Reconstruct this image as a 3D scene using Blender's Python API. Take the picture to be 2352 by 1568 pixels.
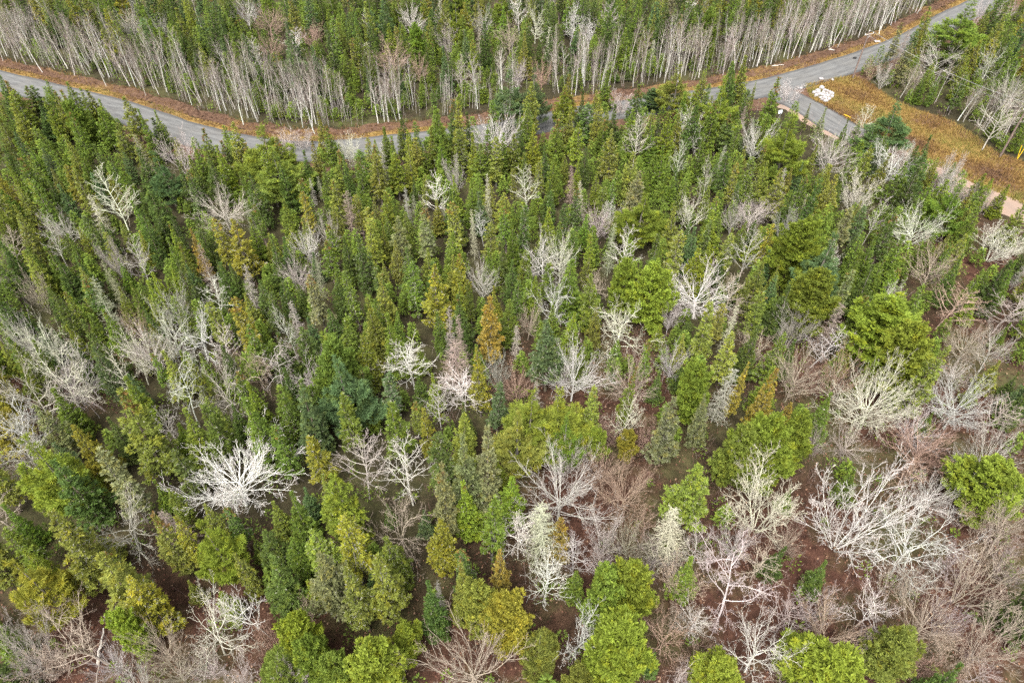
import bpy, math, random
import numpy as np

# ------------------------------------------------------------------ clear
for o in list(bpy.data.objects):
    bpy.data.objects.remove(o, do_unlink=True)
scene = bpy.context.scene
COL = scene.collection
rng = np.random.default_rng(11)
random.seed(11)
R = math.radians

# ------------------------------------------------------------------ camera
CAM_H = 58.0
PITCH = 45.0                       # degrees below the horizon
cam_data = bpy.data.cameras.new('camera')
cam_data.lens = 24.0
cam_data.sensor_width = 36.0
cam_data.clip_end = 2000.0
cam = bpy.data.objects.new('camera', cam_data)
cam.location = (0, 0, CAM_H)
cam.rotation_euler = (R(90 - PITCH), 0, 0)
COL.objects.link(cam)
scene.camera = cam

# ------------------------------------------------------------------ sky and sun (overcast)
SUN_EL, SUN_AZ = 58.0, 200.0
world = bpy.data.worlds.new('World')
scene.world = world
world.use_nodes = True
wn = world.node_tree
wn.nodes.clear()
sky = wn.nodes.new('ShaderNodeTexSky')
sky.sky_type = 'NISHITA'
sky.sun_disc = False
sky.sun_elevation = R(SUN_EL)
sky.sun_rotation = R(SUN_AZ)
sky.dust_density = 6.0
sky.air_density = 1.0
hs = wn.nodes.new('ShaderNodeHueSaturation')      # cloud cover: the blue is washed out evenly
hs.inputs['Saturation'].default_value = 0.22
bg = wn.nodes.new('ShaderNodeBackground')
bg.inputs['Strength'].default_value = 0.15
wo = wn.nodes.new('ShaderNodeOutputWorld')
wn.links.new(sky.outputs[0], hs.inputs['Color'])
wn.links.new(hs.outputs[0], bg.inputs[0])
wn.links.new(bg.outputs[0], wo.inputs[0])
sl = bpy.data.lights.new('sun', 'SUN')
sl.energy = 1.5
sl.angle = R(35)
sl.color = (1.0, 0.96, 0.90)
sun = bpy.data.objects.new('sun', sl)
sun.rotation_euler = (R(90 - SUN_EL), 0, R(180 - SUN_AZ))
sun.location = (0, 60, 150)
COL.objects.link(sun)

# ------------------------------------------------------------------ exposure
vs = scene.view_settings
vs.view_transform = 'Standard'
vs.look = 'None'
vs.exposure = 1.38
vs.gamma = 1.0
vs.use_curve_mapping = False
scene.cycles.use_denoising = False
scene.cycles.filter_width = 1.5
scene.cycles.max_bounces = 6
scene.cycles.diffuse_bounces = 4
scene.cycles.transmission_bounces = 3
scene.cycles.transparent_max_bounces = 4

# ------------------------------------------------------------------ geometry of the view (photo studied at 2352 x 1568)
FPX = 1568.0
_s, _c = math.sin(R(PITCH)), math.cos(R(PITCH))

def at(px, py, z=0.0):
    """Point of the place at height z that the photo shows at (px, py)."""
    x = (px - 1176) / FPX
    y = (784 - py) / FPX
    d = (x, y * _s + _c, y * _c - _s)
    t = (z - CAM_H) / d[2]
    return np.array((d[0] * t, d[1] * t, z))

def depth_of(p):
    return p[1] * _c - (p[2] - CAM_H) * _s

def proj(p):
    dz = p[2] - CAM_H
    dep = p[1] * _c - dz * _s
    u = p[1] * _s + dz * _c
    return 1176 + FPX * p[0] / dep, 784 - FPX * u / dep, dep

# ------------------------------------------------------------------ materials
def new_mat(name):
    m = bpy.data.materials.new(name)
    m.use_nodes = True
    nt = m.node_tree
    nt.nodes.clear()
    out = nt.nodes.new('ShaderNodeOutputMaterial')
    return m, nt, out

class N:
    """Tiny node helper."""
    def __init__(self, nt):
        self.nt = nt
    def new(self, t, **kw):
        n = self.nt.nodes.new(t)
        for k, v in kw.items():
            setattr(n, k, v)
        return n
    def link(self, a, b):
        self.nt.links.new(a, b)
    def val(self, sock, v):
        if hasattr(v, 'is_linked') or hasattr(v, 'links'):
            self.link(v, sock)
        else:
            sock.default_value = v
    def mix(self, fac, a, b, blend='MIX'):
        n = self.new('ShaderNodeMix', data_type='RGBA', blend_type=blend)
        self.val(n.inputs[0], fac)
        self.val(n.inputs[6], a if not isinstance(a, tuple) else (*a, 1.0)[:4])
        self.val(n.inputs[7], b if not isinstance(b, tuple) else (*b, 1.0)[:4])
        return n.outputs[2]
    def math(self, op, a, b=0.0, c=0.0):
        n = self.new('ShaderNodeMath', operation=op)
        self.val(n.inputs[0], a)
        self.val(n.inputs[1], b)
        self.val(n.inputs[2], c)
        return n.outputs[0]
    def noise(self, scale, detail=3.0, rough=0.55, vec=None):
        n = self.new('ShaderNodeTexNoise')
        n.inputs['Scale'].default_value = scale
        n.inputs['Detail'].default_value = detail
        n.inputs['Roughness'].default_value = rough
        if vec is not None:
            self.link(vec, n.inputs['Vector'])
        return n.outputs['Fac']
    def ramp(self, fac, stops):
        n = self.new('ShaderNodeValToRGB')
        e = n.color_ramp.elements
        while len(e) < len(stops):
            e.new(0.5)
        for el, (p, c) in zip(e, stops):
            el.position = p
            el.color = (*c, 1.0) if len(c) == 3 else c
        self.link(fac, n.inputs[0])
        return n.outputs[0]
    def maprange(self, v, a, b, c, d):
        n = self.new('ShaderNodeMapRange')
        self.val(n.inputs[0], v)
        for i, x in enumerate((a, b, c, d)):
            n.inputs[i + 1].default_value = x
        return n.outputs[0]
    def obj_coord(self):
        return self.new('ShaderNodeTexCoord').outputs['Object']
    def attr(self, name):
        n = self.new('ShaderNodeAttribute', attribute_type='GEOMETRY', attribute_name=name)
        return n.outputs['Fac']
    def bsdf(self, color, rough=0.85, spec=0.2):
        b = self.new('ShaderNodeBsdfPrincipled')
        self.val(b.inputs['Base Color'], color if not isinstance(color, tuple) else (*color, 1.0))
        self.val(b.inputs['Roughness'], rough)
        b.inputs['Specular IOR Level'].default_value = spec
        return b

def foliage_material():
    m, nt, out = new_mat('needle_foliage')
    n = N(nt)
    oi = n.new('ShaderNodeObjectInfo')
    rnd = n.attr('rnd')
    alt = n.attr('alt')
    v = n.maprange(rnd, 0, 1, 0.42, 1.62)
    vv = n.new('ShaderNodeCombineColor')
    for i in range(3):
        n.link(v, vv.inputs[i])
    base = n.mix(1.0, oi.outputs['Color'], vv.outputs[0], 'MULTIPLY')
    # clumps of fresher, yellower shoots
    cl = n.noise(0.9, 2.0, 0.6, n.obj_coord())
    warm = n.mix(1.0, base, (1.45, 1.18, 0.55), 'MULTIPLY')
    base = n.mix(n.maprange(cl, 0.5, 0.72, 0.0, 0.75), base, warm)
    cone = n.mix(rnd, (0.17, 0.085, 0.03), (0.26, 0.17, 0.05))
    grey = n.mix(rnd, (0.24, 0.23, 0.17), (0.36, 0.36, 0.27))
    base = n.mix(n.math('LESS_THAN', n.math('ABSOLUTE', n.math('SUBTRACT', alt, 1.0)), 0.1), base, cone)
    base = n.mix(n.math('LESS_THAN', n.math('ABSOLUTE', n.math('SUBTRACT', alt, 2.0)), 0.1), base, grey)
    d = n.bsdf(base, 0.7, 0.25)
    t = n.new('ShaderNodeBsdfTranslucent')
    n.link(base, t.inputs['Color'])
    mx = n.new('ShaderNodeMixShader')
    mx.inputs[0].default_value = 0.34
    n.link(d.outputs[0], mx.inputs[1])
    n.link(t.outputs[0], mx.inputs[2])
    n.link(mx.outputs[0], out.inputs[0])
    return m

def bark_material(name, birch=False, dark=False):
    m, nt, out = new_mat(name)
    n = N(nt)
    oi = n.new('ShaderNodeObjectInfo')
    co = n.obj_coord()
    tw = n.attr('tw')
    base = oi.outputs['Color']
    nz = n.noise(3.0, 4.0, 0.6, co)
    if dark:
        col = n.mix(nz, n.mix(1.0, base, (0.55, 0.5, 0.45), 'MULTIPLY'), n.mix(1.0, base, (1.25, 1.25, 1.2), 'MULTIPLY'))
    else:
        lich = n.noise(1.3, 3.0, 0.6, co)
        col = n.mix(n.maprange(nz, 0.3, 0.7, 0, 1), n.mix(1.0, base, (0.72, 0.68, 0.64), 'MULTIPLY'), n.mix(1.0, base, (1.12, 1.12, 1.08), 'MULTIPLY'))
        col = n.mix(n.maprange(lich, 0.52, 0.68, 0, 0.6), col, n.mix(1.0, base, (1.0, 1.06, 0.78), 'MULTIPLY'))
        twc = n.mix(n.attr('rnd'), n.mix(1.0, base, (0.55, 0.43, 0.39), 'MULTIPLY'), n.mix(1.0, base, (1.0, 0.94, 0.90), 'MULTIPLY'))
        col = n.mix(tw, col, twc)
    if birch:
        mp = n.new('ShaderNodeMapping')
        mp.inputs['Scale'].default_value = (2.0, 2.0, 9.0)
        n.link(co, mp.inputs[0])
        bands = n.noise(1.0, 3.0, 0.7, mp.outputs[0])
        col = n.mix(n.maprange(bands, 0.58, 0.66, 0, 0.8), col, (0.06, 0.05, 0.045))
    b = n.bsdf(col, 0.9, 0.15)
    n.link(b.outputs[0], out.inputs[0])
    return m

MAT = {}
MAT['needle'] = foliage_material()
MAT['bark'] = bark_material('conifer_bark', dark=True)
MAT['pale'] = bark_material('pale_lichen_bark')
MAT['birch'] = bark_material('birch_bark', birch=True)

def ground_material():
    m, nt, out = new_mat('forest_floor')
    n = N(nt)
    co = n.obj_coord()
    a = n.noise(0.10, 4, 0.6, co)
    b = n.noise(1.1, 8, 0.75, co)
    c = n.noise(14.0, 3, 0.7, co)
    col = n.ramp(b, [(0.3, (0.016, 0.008, 0.006)), (0.5, (0.055, 0.026, 0.018)), (0.72, (0.125, 0.062, 0.042))])
    moss = n.ramp(b, [(0.3, (0.03, 0.035, 0.014)), (0.7, (0.09, 0.085, 0.035))])
    lit = n.attr('litter')
    needles = n.ramp(b, [(0.3, (0.014, 0.013, 0.007)), (0.55, (0.034, 0.030, 0.016)), (0.78, (0.066, 0.060, 0.030))])
    col = n.mix(lit, needles, col)
    col = n.mix(n.maprange(a, 0.48, 0.62, 0, 0.85), col, moss)
    col = n.mix(n.maprange(c, 0.55, 0.75, 0, 0.5), col, (0.17, 0.095, 0.065))
    bs = n.bsdf(col, 0.95, 0.1)
    bp = n.new('ShaderNodeBump')
    bp.inputs['Strength'].default_value = 0.8
    bp.inputs['Distance'].default_value = 0.12
    n.link(b, bp.inputs['Height'])
    n.link(bp.outputs[0], bs.inputs['Normal'])
    n.link(bs.outputs[0], out.inputs[0])
    return m

def asphalt_material(name, gravel=False):
    m, nt, out = new_mat(name)
    n = N(nt)
    uv = n.new('ShaderNodeUVMap')
    sep = n.new('ShaderNodeSeparateXYZ')
    n.link(uv.outputs[0], sep.inputs[0])
    u = sep.outputs[0]
    co = n.obj_coord()
    fine = n.noise(9.0, 4, 0.7, co)
    mp = n.new('ShaderNodeMapping')
    mp.inputs['Scale'].default_value = (14.0, 0.35, 1.0)
    n.link(uv.outputs[0], mp.inputs[0])
    streak = n.noise(1.0, 4, 0.6, mp.outputs[0])
    big = n.noise(0.25, 3, 0.6, co)
    if gravel:
        col = n.ramp(fine, [(0.25, (0.20, 0.135, 0.10)), (0.55, (0.29, 0.205, 0.155)), (0.8, (0.37, 0.275, 0.215))])
        col = n.mix(n.maprange(streak, 0.5, 0.7, 0, 0.4), col, (0.19, 0.14, 0.11))
    else:
        col = n.ramp(fine, [(0.25, (0.088, 0.088, 0.087)), (0.6, (0.125, 0.125, 0.122)), (0.85, (0.17, 0.17, 0.165))])
        # worn wheel tracks are paler, the edges darker (patched, dirty)
        lane = n.math('SINE', n.math('MULTIPLY', u, 4 * math.pi))
        lane = n.math('ABSOLUTE', lane)
        col = n.mix(n.math('MULTIPLY', lane, 0.55), col, (0.165, 0.165, 0.158))
        col = n.mix(n.maprange(streak, 0.46, 0.66, 0, 0.6), col, (0.062, 0.062, 0.062))
        edge = n.math('ABSOLUTE', n.math('SUBTRACT', u, 0.5))
        col = n.mix(n.maprange(n.math('ADD', edge, n.math('MULTIPLY', big, 0.12)), 0.43, 0.52, 0, 0.75), col, (0.052, 0.052, 0.053))
    col = n.mix(n.maprange(big, 0.45, 0.7, 0, 0.35), col, (0.125, 0.115, 0.10))
    bs = n.bsdf(col, 0.9, 0.2)
    n.link(bs.outputs[0], out.inputs[0])
    return m

def meadow_material(name, rust):
    m, nt, out = new_mat(name)
    n = N(nt)
    co = n.obj_coord()
    a = n.noise(0.12, 4, 0.6, co)
    b = n.noise(1.1, 5, 0.7, co)
    gold = n.ramp(b, [(0.25, (0.10, 0.058, 0.020)), (0.5, (0.195, 0.125, 0.040)), (0.78, (0.29, 0.205, 0.075))])
    red = n.ramp(b, [(0.25, (0.050, 0.029, 0.020)), (0.5, (0.100, 0.058, 0.038)), (0.78, (0.175, 0.112, 0.072))])
    col = n.mix(n.maprange(a, 0.46 - rust, 0.6 - rust, 0, 1), gold, red)
    bs = n.bsdf(col, 0.95, 0.1)
    bp = n.new('ShaderNodeBump')
    bp.inputs['Strength'].default_value = 0.9
    bp.inputs['Distance'].default_value = 0.15
    n.link(b, bp.inputs['Height'])
    n.link(bp.outputs[0], bs.inputs['Normal'])
    n.link(bs.outputs[0], out.inputs[0])
    return m

def plain_material(name, color, rough=0.8, var=0.35, scale=6.0, metallic=0.0):
    m, nt, out = new_mat(name)
    n = N(nt)
    nz = n.noise(scale, 4, 0.6, n.obj_coord())
    lo = tuple(c * (1 - var) for c in color)
    hi = tuple(min(1, c * (1 + var)) for c in color)
    bs = n.bsdf(n.mix(n.maprange(nz, 0.3, 0.7, 0, 1), lo, hi), rough, 0.3)
    bs.inputs['Metallic'].default_value = metallic
    n.link(bs.outputs[0], out.inputs[0])
    return m

def attr_color_material(name, stops, rough=0.9):
    m, nt, out = new_mat(name)
    n = N(nt)
    bs = n.bsdf(n.ramp(n.attr('rnd'), stops), rough, 0.1)
    n.link(bs.outputs[0], out.inputs[0])
    return m

MAT['ground'] = ground_material()
MAT['asphalt'] = asphalt_material('worn_asphalt')
MAT['gravel'] = asphalt_material('pink_gravel', True)
MAT['meadow'] = meadow_material('dry_meadow', 0.0)
MAT['ditch'] = meadow_material('leafy_ditch', 0.14)
MAT['grassblade'] = attr_color_material('dry_grass', [(0.0, (0.060, 0.036, 0.026)), (0.22, (0.115, 0.066, 0.036)), (0.45, (0.185, 0.105, 0.034)), (0.72, (0.235, 0.170, 0.050)), (1.0, (0.15, 0.145, 0.036))])
MAT['brush'] = attr_color_material('bare_brush', [(0.0, (0.11, 0.055, 0.045)), (0.5, (0.19, 0.11, 0.09)), (0.85, (0.30, 0.21, 0.18)), (1.0, (0.42, 0.38, 0.33))])
MAT['rock'] = plain_material('white_rock', (0.32, 0.30, 0.30), 0.9, 0.5, 3.0)
MAT['polewood'] = plain_material('weathered_pole', (0.17, 0.125, 0.105), 0.9, 0.4, 5.0)
MAT['palewood'] = plain_material('pale_crossarm', (0.42, 0.38, 0.33), 0.9, 0.3, 6.0)
MAT['ceramic'] = plain_material('insulator', (0.75, 0.75, 0.74), 0.4, 0.05)
MAT['wire'] = plain_material('wire', (0.33, 0.33, 0.33), 0.6, 0.1)
MAT['yellow'] = plain_material('yellow_plastic', (0.75, 0.48, 0.02), 0.6, 0.12)
MAT['tar'] = plain_material('tar', (0.018, 0.018, 0.018), 0.7, 0.3)
MAT['metal'] = plain_material('grey_steel', (0.45, 0.46, 0.47), 0.5, 0.15, 8.0, 0.6)
MAT['signwhite'] = plain_material('sign_white', (0.72, 0.80, 0.84), 0.5, 0.06)
MAT['log'] = plain_material('bleached_log', (0.48, 0.44, 0.39), 0.9, 0.35, 5.0)

# ------------------------------------------------------------------ mesh helpers
def mesh_tris(name, V, F, mat, attrs=None, smooth=False):
    me = bpy.data.meshes.new(name)
    V = np.ascontiguousarray(V, dtype=np.float32)
    F = np.ascontiguousarray(F, dtype=np.int32)
    k = F.shape[1]
    me.vertices.add(len(V))
    me.vertices.foreach_set('co', V.ravel())
    me.loops.add(F.size)
    me.loops.foreach_set('vertex_index', F.ravel())
    me.polygons.add(len(F))
    me.polygons.foreach_set('loop_start', np.arange(0, F.size, k, dtype=np.int32))
    if smooth:
        me.polygons.foreach_set('use_smooth', np.ones(len(F), dtype=bool))
    for an, arr in (attrs or {}).items():
        a = me.attributes.new(an, 'FLOAT', 'POINT')
        a.data.foreach_set('value', np.ascontiguousarray(arr, dtype=np.float32))
    me.materials.append(mat)
    me.update(calc_edges=True)
    me.validate()
    return me

def norm(v):
    return v / np.maximum(np.linalg.norm(v, axis=-1, keepdims=True), 1e-9)

class Sprays:
    """Needle sprays: folded kites, two triangles each."""
    def __init__(self):
        self.P, self.D, self.U, self.L, self.W, self.A, self.Rn = [], [], [], [], [], [], []
    def add(self, P, D, U, L, W, alt=None, rnd=None):
        n = len(P)
        self.P.append(P); self.D.append(D); self.U.append(U)
        self.L.append(np.broadcast_to(L, (n,))); self.W.append(np.broadcast_to(W, (n,)))
        self.A.append(np.zeros(n) if alt is None else np.broadcast_to(alt, (n,)))
        self.Rn.append(rng.random(n) if rnd is None else rnd)
    def arrays(self):
        P = np.concatenate(self.P); D = norm(np.concatenate(self.D)); U = np.concatenate(self.U)
        L = np.concatenate(self.L)[:, None]; W = np.concatenate(self.W)[:, None]
        A = np.concatenate(self.A); Rn = np.concatenate(self.Rn)
        S = norm(np.cross(D, U)); U = norm(np.cross(S, D))
        mid = P + D * L * 0.45
        a = P
        b = mid + S * W - U * W * 0.35
        c = P + D * L
        d = mid - S * W - U * W * 0.35
        V = np.stack([a, b, c, d], 1).reshape(-1, 3)
        n = len(P)
        i = np.arange(n)[:, None] * 4
        F = np.concatenate([i + np.array([[0, 1, 2]]), i + np.array([[0, 2, 3]])], 1).reshape(-1, 3)
        return V, F, {'rnd': np.repeat(Rn, 4), 'alt': np.repeat(A, 4)}
    def mesh(self, name):
        V, F, at_ = self.arrays()
        return mesh_tris(name, V, F, MAT['needle'], at_)

class Tubes:
    """Tapered tubes along polylines, batched by (points, sides)."""
    def __init__(self):
        self.b = {}
    def add(self, pts, rad, sides, tw):
        self.b.setdefault((len(pts), sides), []).append((pts, rad, tw))
    def arrays(self):
        Vs, Fs, Ts, Rs, off = [], [], [], [], 0
        for (k, n), items in self.b.items():
            P = np.array([i[0] for i in items], dtype=float)
            Rr = np.array([i[1] for i in items], dtype=float)
            T = np.array([i[2] for i in items], dtype=float)
            m = len(items)
            tan = np.empty_like(P)
            tan[:, 1:-1] = P[:, 2:] - P[:, :-2]
            tan[:, 0] = P[:, 1] - P[:, 0]
            tan[:, -1] = P[:, -1] - P[:, -2]
            tan = norm(tan)
            ref = np.where(np.abs(tan[..., 2:3]) > 0.8, np.array([1.0, 0, 0]), np.array([0, 0, 1.0]))
            s = norm(np.cross(tan, ref)); u = np.cross(s, tan)
            ang = np.arange(n) * 2 * math.pi / n
            ring = s[:, :, None, :] * np.cos(ang)[None, None, :, None] + u[:, :, None, :] * np.sin(ang)[None, None, :, None]
            V = P[:, :, None, :] + ring * Rr[:, :, None, None]
            Vs.append(V.reshape(-1, 3))
            Ts.append(np.repeat(T.reshape(-1), n) if T.ndim == 2 else np.repeat(T, k * n))
            Rs.append(np.repeat(rng.random(m), k * n))
            base = (np.arange(m) * k * n)[:, None, None]
            ii = (np.arange(k - 1) * n)[None, :, None]
            j = np.arange(n)[None, None, :]
            j2 = (np.arange(n) + 1) % n
            j2 = j2[None, None, :]
            a = base + ii + j; b = base + ii + j2; c = base + ii + n + j2; d = base + ii + n + j
            F = np.stack([a, b, c, d], -1).reshape(-1, 4) + off
            Fs.append(F)
            off += m * k * n
        return np.concatenate(Vs), np.concatenate(Fs), {'tw': np.concatenate(Ts), 'rnd': np.concatenate(Rs)}
    def mesh(self, name, mat):
        V, F, a = self.arrays()
        return mesh_tris(name, V, F, mat, a, smooth=True)

# ------------------------------------------------------------------ conifer prototypes
def trunk_mesh(name, h, r, mat='bark', lean=0.0, stubs=0, top=0.97):
    t = Tubes()
    k = 9
    zz = np.linspace(-0.5, h * top, k)
    w = np.cumsum(rng.normal(0, 0.03 + lean, (k, 2)), 0)
    w[0] = 0; w[1] = 0
    pts = np.column_stack([w[:, 0], w[:, 1], zz])
    t.add(pts, r * (1 - 0.93 * np.linspace(0, 1, k)) * np.where(np.arange(k) == 0, 1.35, 1.0), 7, 0.0)
    for i in range(stubs):
        z = rng.uniform(0.08, 0.6) * h
        a = rng.uniform(0, 6.28)
        L = rng.uniform(0.4, 1.3)
        d = np.array([math.cos(a), math.sin(a), rng.uniform(-0.3, 0.2)])
        p0 = np.array([0, 0, z])
        t.add([p0, p0 + d * L * 0.6, p0 + d * L + (0, 0, -0.12)], [0.03, 0.02, 0.008], 3, 0.4)
    return t.mesh(name, MAT[mat])

def conifer(name, h, Rm, prof, cb, nlev, nb, elev, dens, slen, swid, droop=0.25, tipup=0.3, cone=0.0, cone_from=0.75,
            grey=0.0, inner=0.12, patchy=0.0, fan=0.42, lumps=0.0, tuft=1.0):
    """One crown. prof(t): relative radius, t=0 crown base, t=1 tip."""
    sp = Sprays()
    ph = rng.uniform(0, 6.28, 4)
    for i in range(nlev):
        t = (i + rng.uniform(-0.3, 0.3)) / (nlev - 1)
        t = min(max(t, 0), 0.995)
        z0 = h * (cb + (1 - cb) * t)
        rr = Rm * prof(t)
        k = max(3, int(round(nb * (0.55 + 0.45 * rr / Rm) + rng.uniform(-0.7, 0.7))))
        az0 = rng.uniform(0, 6.28)
        for j in range(k):
            az = az0 + (j + rng.uniform(-0.35, 0.35)) * 2 * math.pi / k
            if patchy and rng.random() < patchy:
                continue
            L = rr * rng.uniform(0.72, 1.18)
            if lumps:
                L *= 1 + lumps * math.sin(3 * az + ph[0] + 5 * t) * math.sin(9 * t + ph[1] + az)
            L = max(L, 0.22)
            el = elev(t) + rng.normal(0, 0.1)
            out = np.array([math.cos(az), math.sin(az), 0.0])
            side = np.array([-out[1], out[0], 0.0])
            m = max(2, int(dens / 7.0 * (L * 0.5 + L * L * 0.55)))
            st = inner + (1 - inner) * rng.random(m) ** 0.65
            st[0] = 1.0                               # every bough ends in a shoot
            ut = rng.uniform(-1, 1, m); ut[0] *= 0.2
            wd = fan * L * (np.sin(np.clip(st, 0, 1) * math.pi * 0.86 + 0.2) * 0.9 + 0.12)
            hz = st * L * math.cos(el)
            vz = st * L * math.sin(el) - droop * L * st * st * 0.55 + tipup * L * np.clip(st - 0.6, 0, 1) ** 2 * 2.2
            C = out * hz[:, None] + side * (ut * wd)[:, None]
            C[:, 2] = z0 + vz + rng.normal(0, 0.06, m) - np.abs(ut) * wd * 0.18
            fwd = out * math.cos(el) + np.array([0, 0, math.sin(el)])
            Dt = norm(fwd[None] + side[None] * (ut * 0.9)[:, None] + np.array([0, 0, 0.25 + tipup * 0.5]) * st[:, None])
            k8 = 12
            n = m * k8
            s_ = np.repeat(st, k8)
            P = np.repeat(C, k8, 0) + rng.normal(0, 0.035 * tuft, (n, 3))
            D = np.repeat(Dt, k8, 0) + rng.normal(0, 0.62, (n, 3))
            P -= np.repeat(Dt, k8, 0) * (rng.random(n) * 0.16 * tuft)[:, None]
            U = np.tile([0, 0, 1.0], (n, 1)) + rng.normal(0, 0.45, (n, 3)) + out * 0.25
            sc = rng.uniform(0.7, 1.3, n) * np.repeat(rng.uniform(0.75, 1.25, m), k8) * (0.7 + 0.3 * min(1, rr / (0.5 * Rm) + 0.2))
            alt = np.zeros(n)
            if cone and t > cone_from:
                alt = np.where(np.repeat(rng.random(m), k8) < cone, 1.0, 0.0)
            if grey:
                alt = np.where((rng.random(n) < grey * (1.4 - s_)) & (alt == 0), 2.0, alt)
            hue = rng.random()                      # boughs and shoots differ from one another
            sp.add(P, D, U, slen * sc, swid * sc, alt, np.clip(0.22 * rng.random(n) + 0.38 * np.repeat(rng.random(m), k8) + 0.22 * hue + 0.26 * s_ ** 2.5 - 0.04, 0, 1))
    # leader
    n = 14
    P = np.column_stack([rng.normal(0, 0.03, n), rng.normal(0, 0.03, n), h * rng.uniform(0.945, 1.0, n)])
    D = rng.normal(0, 0.35, (n, 3)); D[:, 2] += 1.0
    sp.add(P, D, rng.normal(0, 1, (n, 3)), slen * 0.8, swid * 0.8, 1.0 if (cone and rng.random() < 0.5) else 0.0)
    return sp.mesh(name)

def cone_prof(p, belly=0.0):
    return lambda t: max(0.04, (1 - t) ** p * (1 - belly * (1 - t) ** 4))

def dome_prof(p=0.5, low=0.6):
    return lambda t: max(0.10, ((1 - t ** 2.2) ** p) * (low + (1 - low) * min(1, t / 0.28)))

PROTO = {}          # kind -> list of dict(trunk, crown, h, w)

def reg(kind, trunk, crown, h, w, parts=None):
    PROTO.setdefault(kind, []).append(dict(trunk=trunk, crown=crown, h=h, w=w))

def lin(a, b):
    return lambda t: a + (b - a) * t

for i in range(9):      # lean, rough red/black spruces with lumpy boughs
    h = 12.0
    Rm = 1.75 + 0.35 * rng.random()
    cr = conifer('crown', h, Rm, cone_prof(0.82 + 0.25 * rng.random(), 0.25), 0.14 + 0.14 * rng.random(), 23, 7,
                 lin(-0.25, 0.65), 42, 0.26, 0.046, 0.28, 0.42, cone=[0, 0.25, 0, 0.5, 0, 0.12][i % 6],
                 cone_from=0.72, grey=[0.03, 0.07, 0.14][i % 3], lumps=0.42, patchy=0.06, fan=0.38)
    reg('spruce', trunk_mesh('trunk', h, 0.16, stubs=14), cr, h, 2 * Rm)
for i in range(7):      # narrow black spruce spires with a club top
    h = 11.0
    Rm = 1.15 + 0.25 * rng.random()
    cr = conifer('crown', h, Rm, (lambda q: (lambda t: max(0.10, (1 - t) ** q * (0.8 + 0.35 * math.exp(-((t - 0.86) / 0.08) ** 2)))))(0.5 + 0.2 * rng.random()),
                 0.2 + 0.12 * rng.random(), 27, 6, lin(-0.35, 0.5), 48, 0.23, 0.042, 0.3, 0.32, cone=[0, 0.3, 0, 0.15][i % 4],
                 cone_from=0.8, grey=[0.06, 0.2, 0.12][i % 3], lumps=0.45, patchy=0.12)
    reg('black', trunk_mesh('trunk', h, 0.13, stubs=16), cr, h, 2 * Rm)
for i in range(8):      # regular firs
    h = 11.0
    Rm = 1.75 + 0.3 * rng.random()
    cr = conifer('crown', h, Rm, cone_prof(1.0 + 0.2 * rng.random()), 0.08, 24, 8, lin(-0.14, 0.75), 46, 0.23, 0.042,
                 0.18, 0.25, cone=[0, 0, 0.2, 0][i % 4], cone_from=0.85, grey=0.03, lumps=0.2, fan=0.40)
    reg('fir', trunk_mesh('trunk', h, 0.15, stubs=6), cr, h, 2 * Rm)
for i in range(6):      # soft drooping hemlocks
    h = 11.0
    Rm = 1.95 + 0.3 * rng.random()
    cr = conifer('crown', h, Rm, cone_prof(0.7 + 0.2 * rng.random(), 0.3), 0.12, 21, 8, lin(-0.3, 0.55), 42, 0.24, 0.042,
                 0.45, 0.18, grey=[0.02, 0.10][i % 2], lumps=0.36, patchy=0.05, fan=0.46)
    reg('hemlock', trunk_mesh('trunk', h, 0.16, stubs=8), cr, h, 2 * Rm)
for i in range(6):      # broad rounded conifers
    h = 11.0
    Rm = 2.7
    cr = conifer('crown', h, Rm, dome_prof(0.62, 0.7), 0.14, 19, 10, lin(-0.15, 1.15), 34, 0.29, 0.055, 0.2, 0.45,
                 inner=0.3, lumps=0.42, patchy=0.08, fan=0.34, tuft=1.6)
    reg('round', trunk_mesh('trunk', h, 0.22), cr, h, 2 * Rm)
for i in range(6):      # white pines: flat plumes in whorls
    h = 12.0
    Rm = 2.9
    cr = conifer('crown', h, Rm, lambda t: max(0.16, (1 - t) ** 0.6 * (0.75 + 0.35 * math.sin(5 * t + 1))), 0.24, 14, 6,
                 lin(0.0, 0.75), 60, 0.38, 0.034, 0.12, 0.55, inner=0.34, patchy=0.10, fan=0.46, lumps=0.35, tuft=1.4)
    reg('pine', trunk_mesh('trunk', h, 0.2, stubs=8), cr, h, 2 * Rm)
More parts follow.
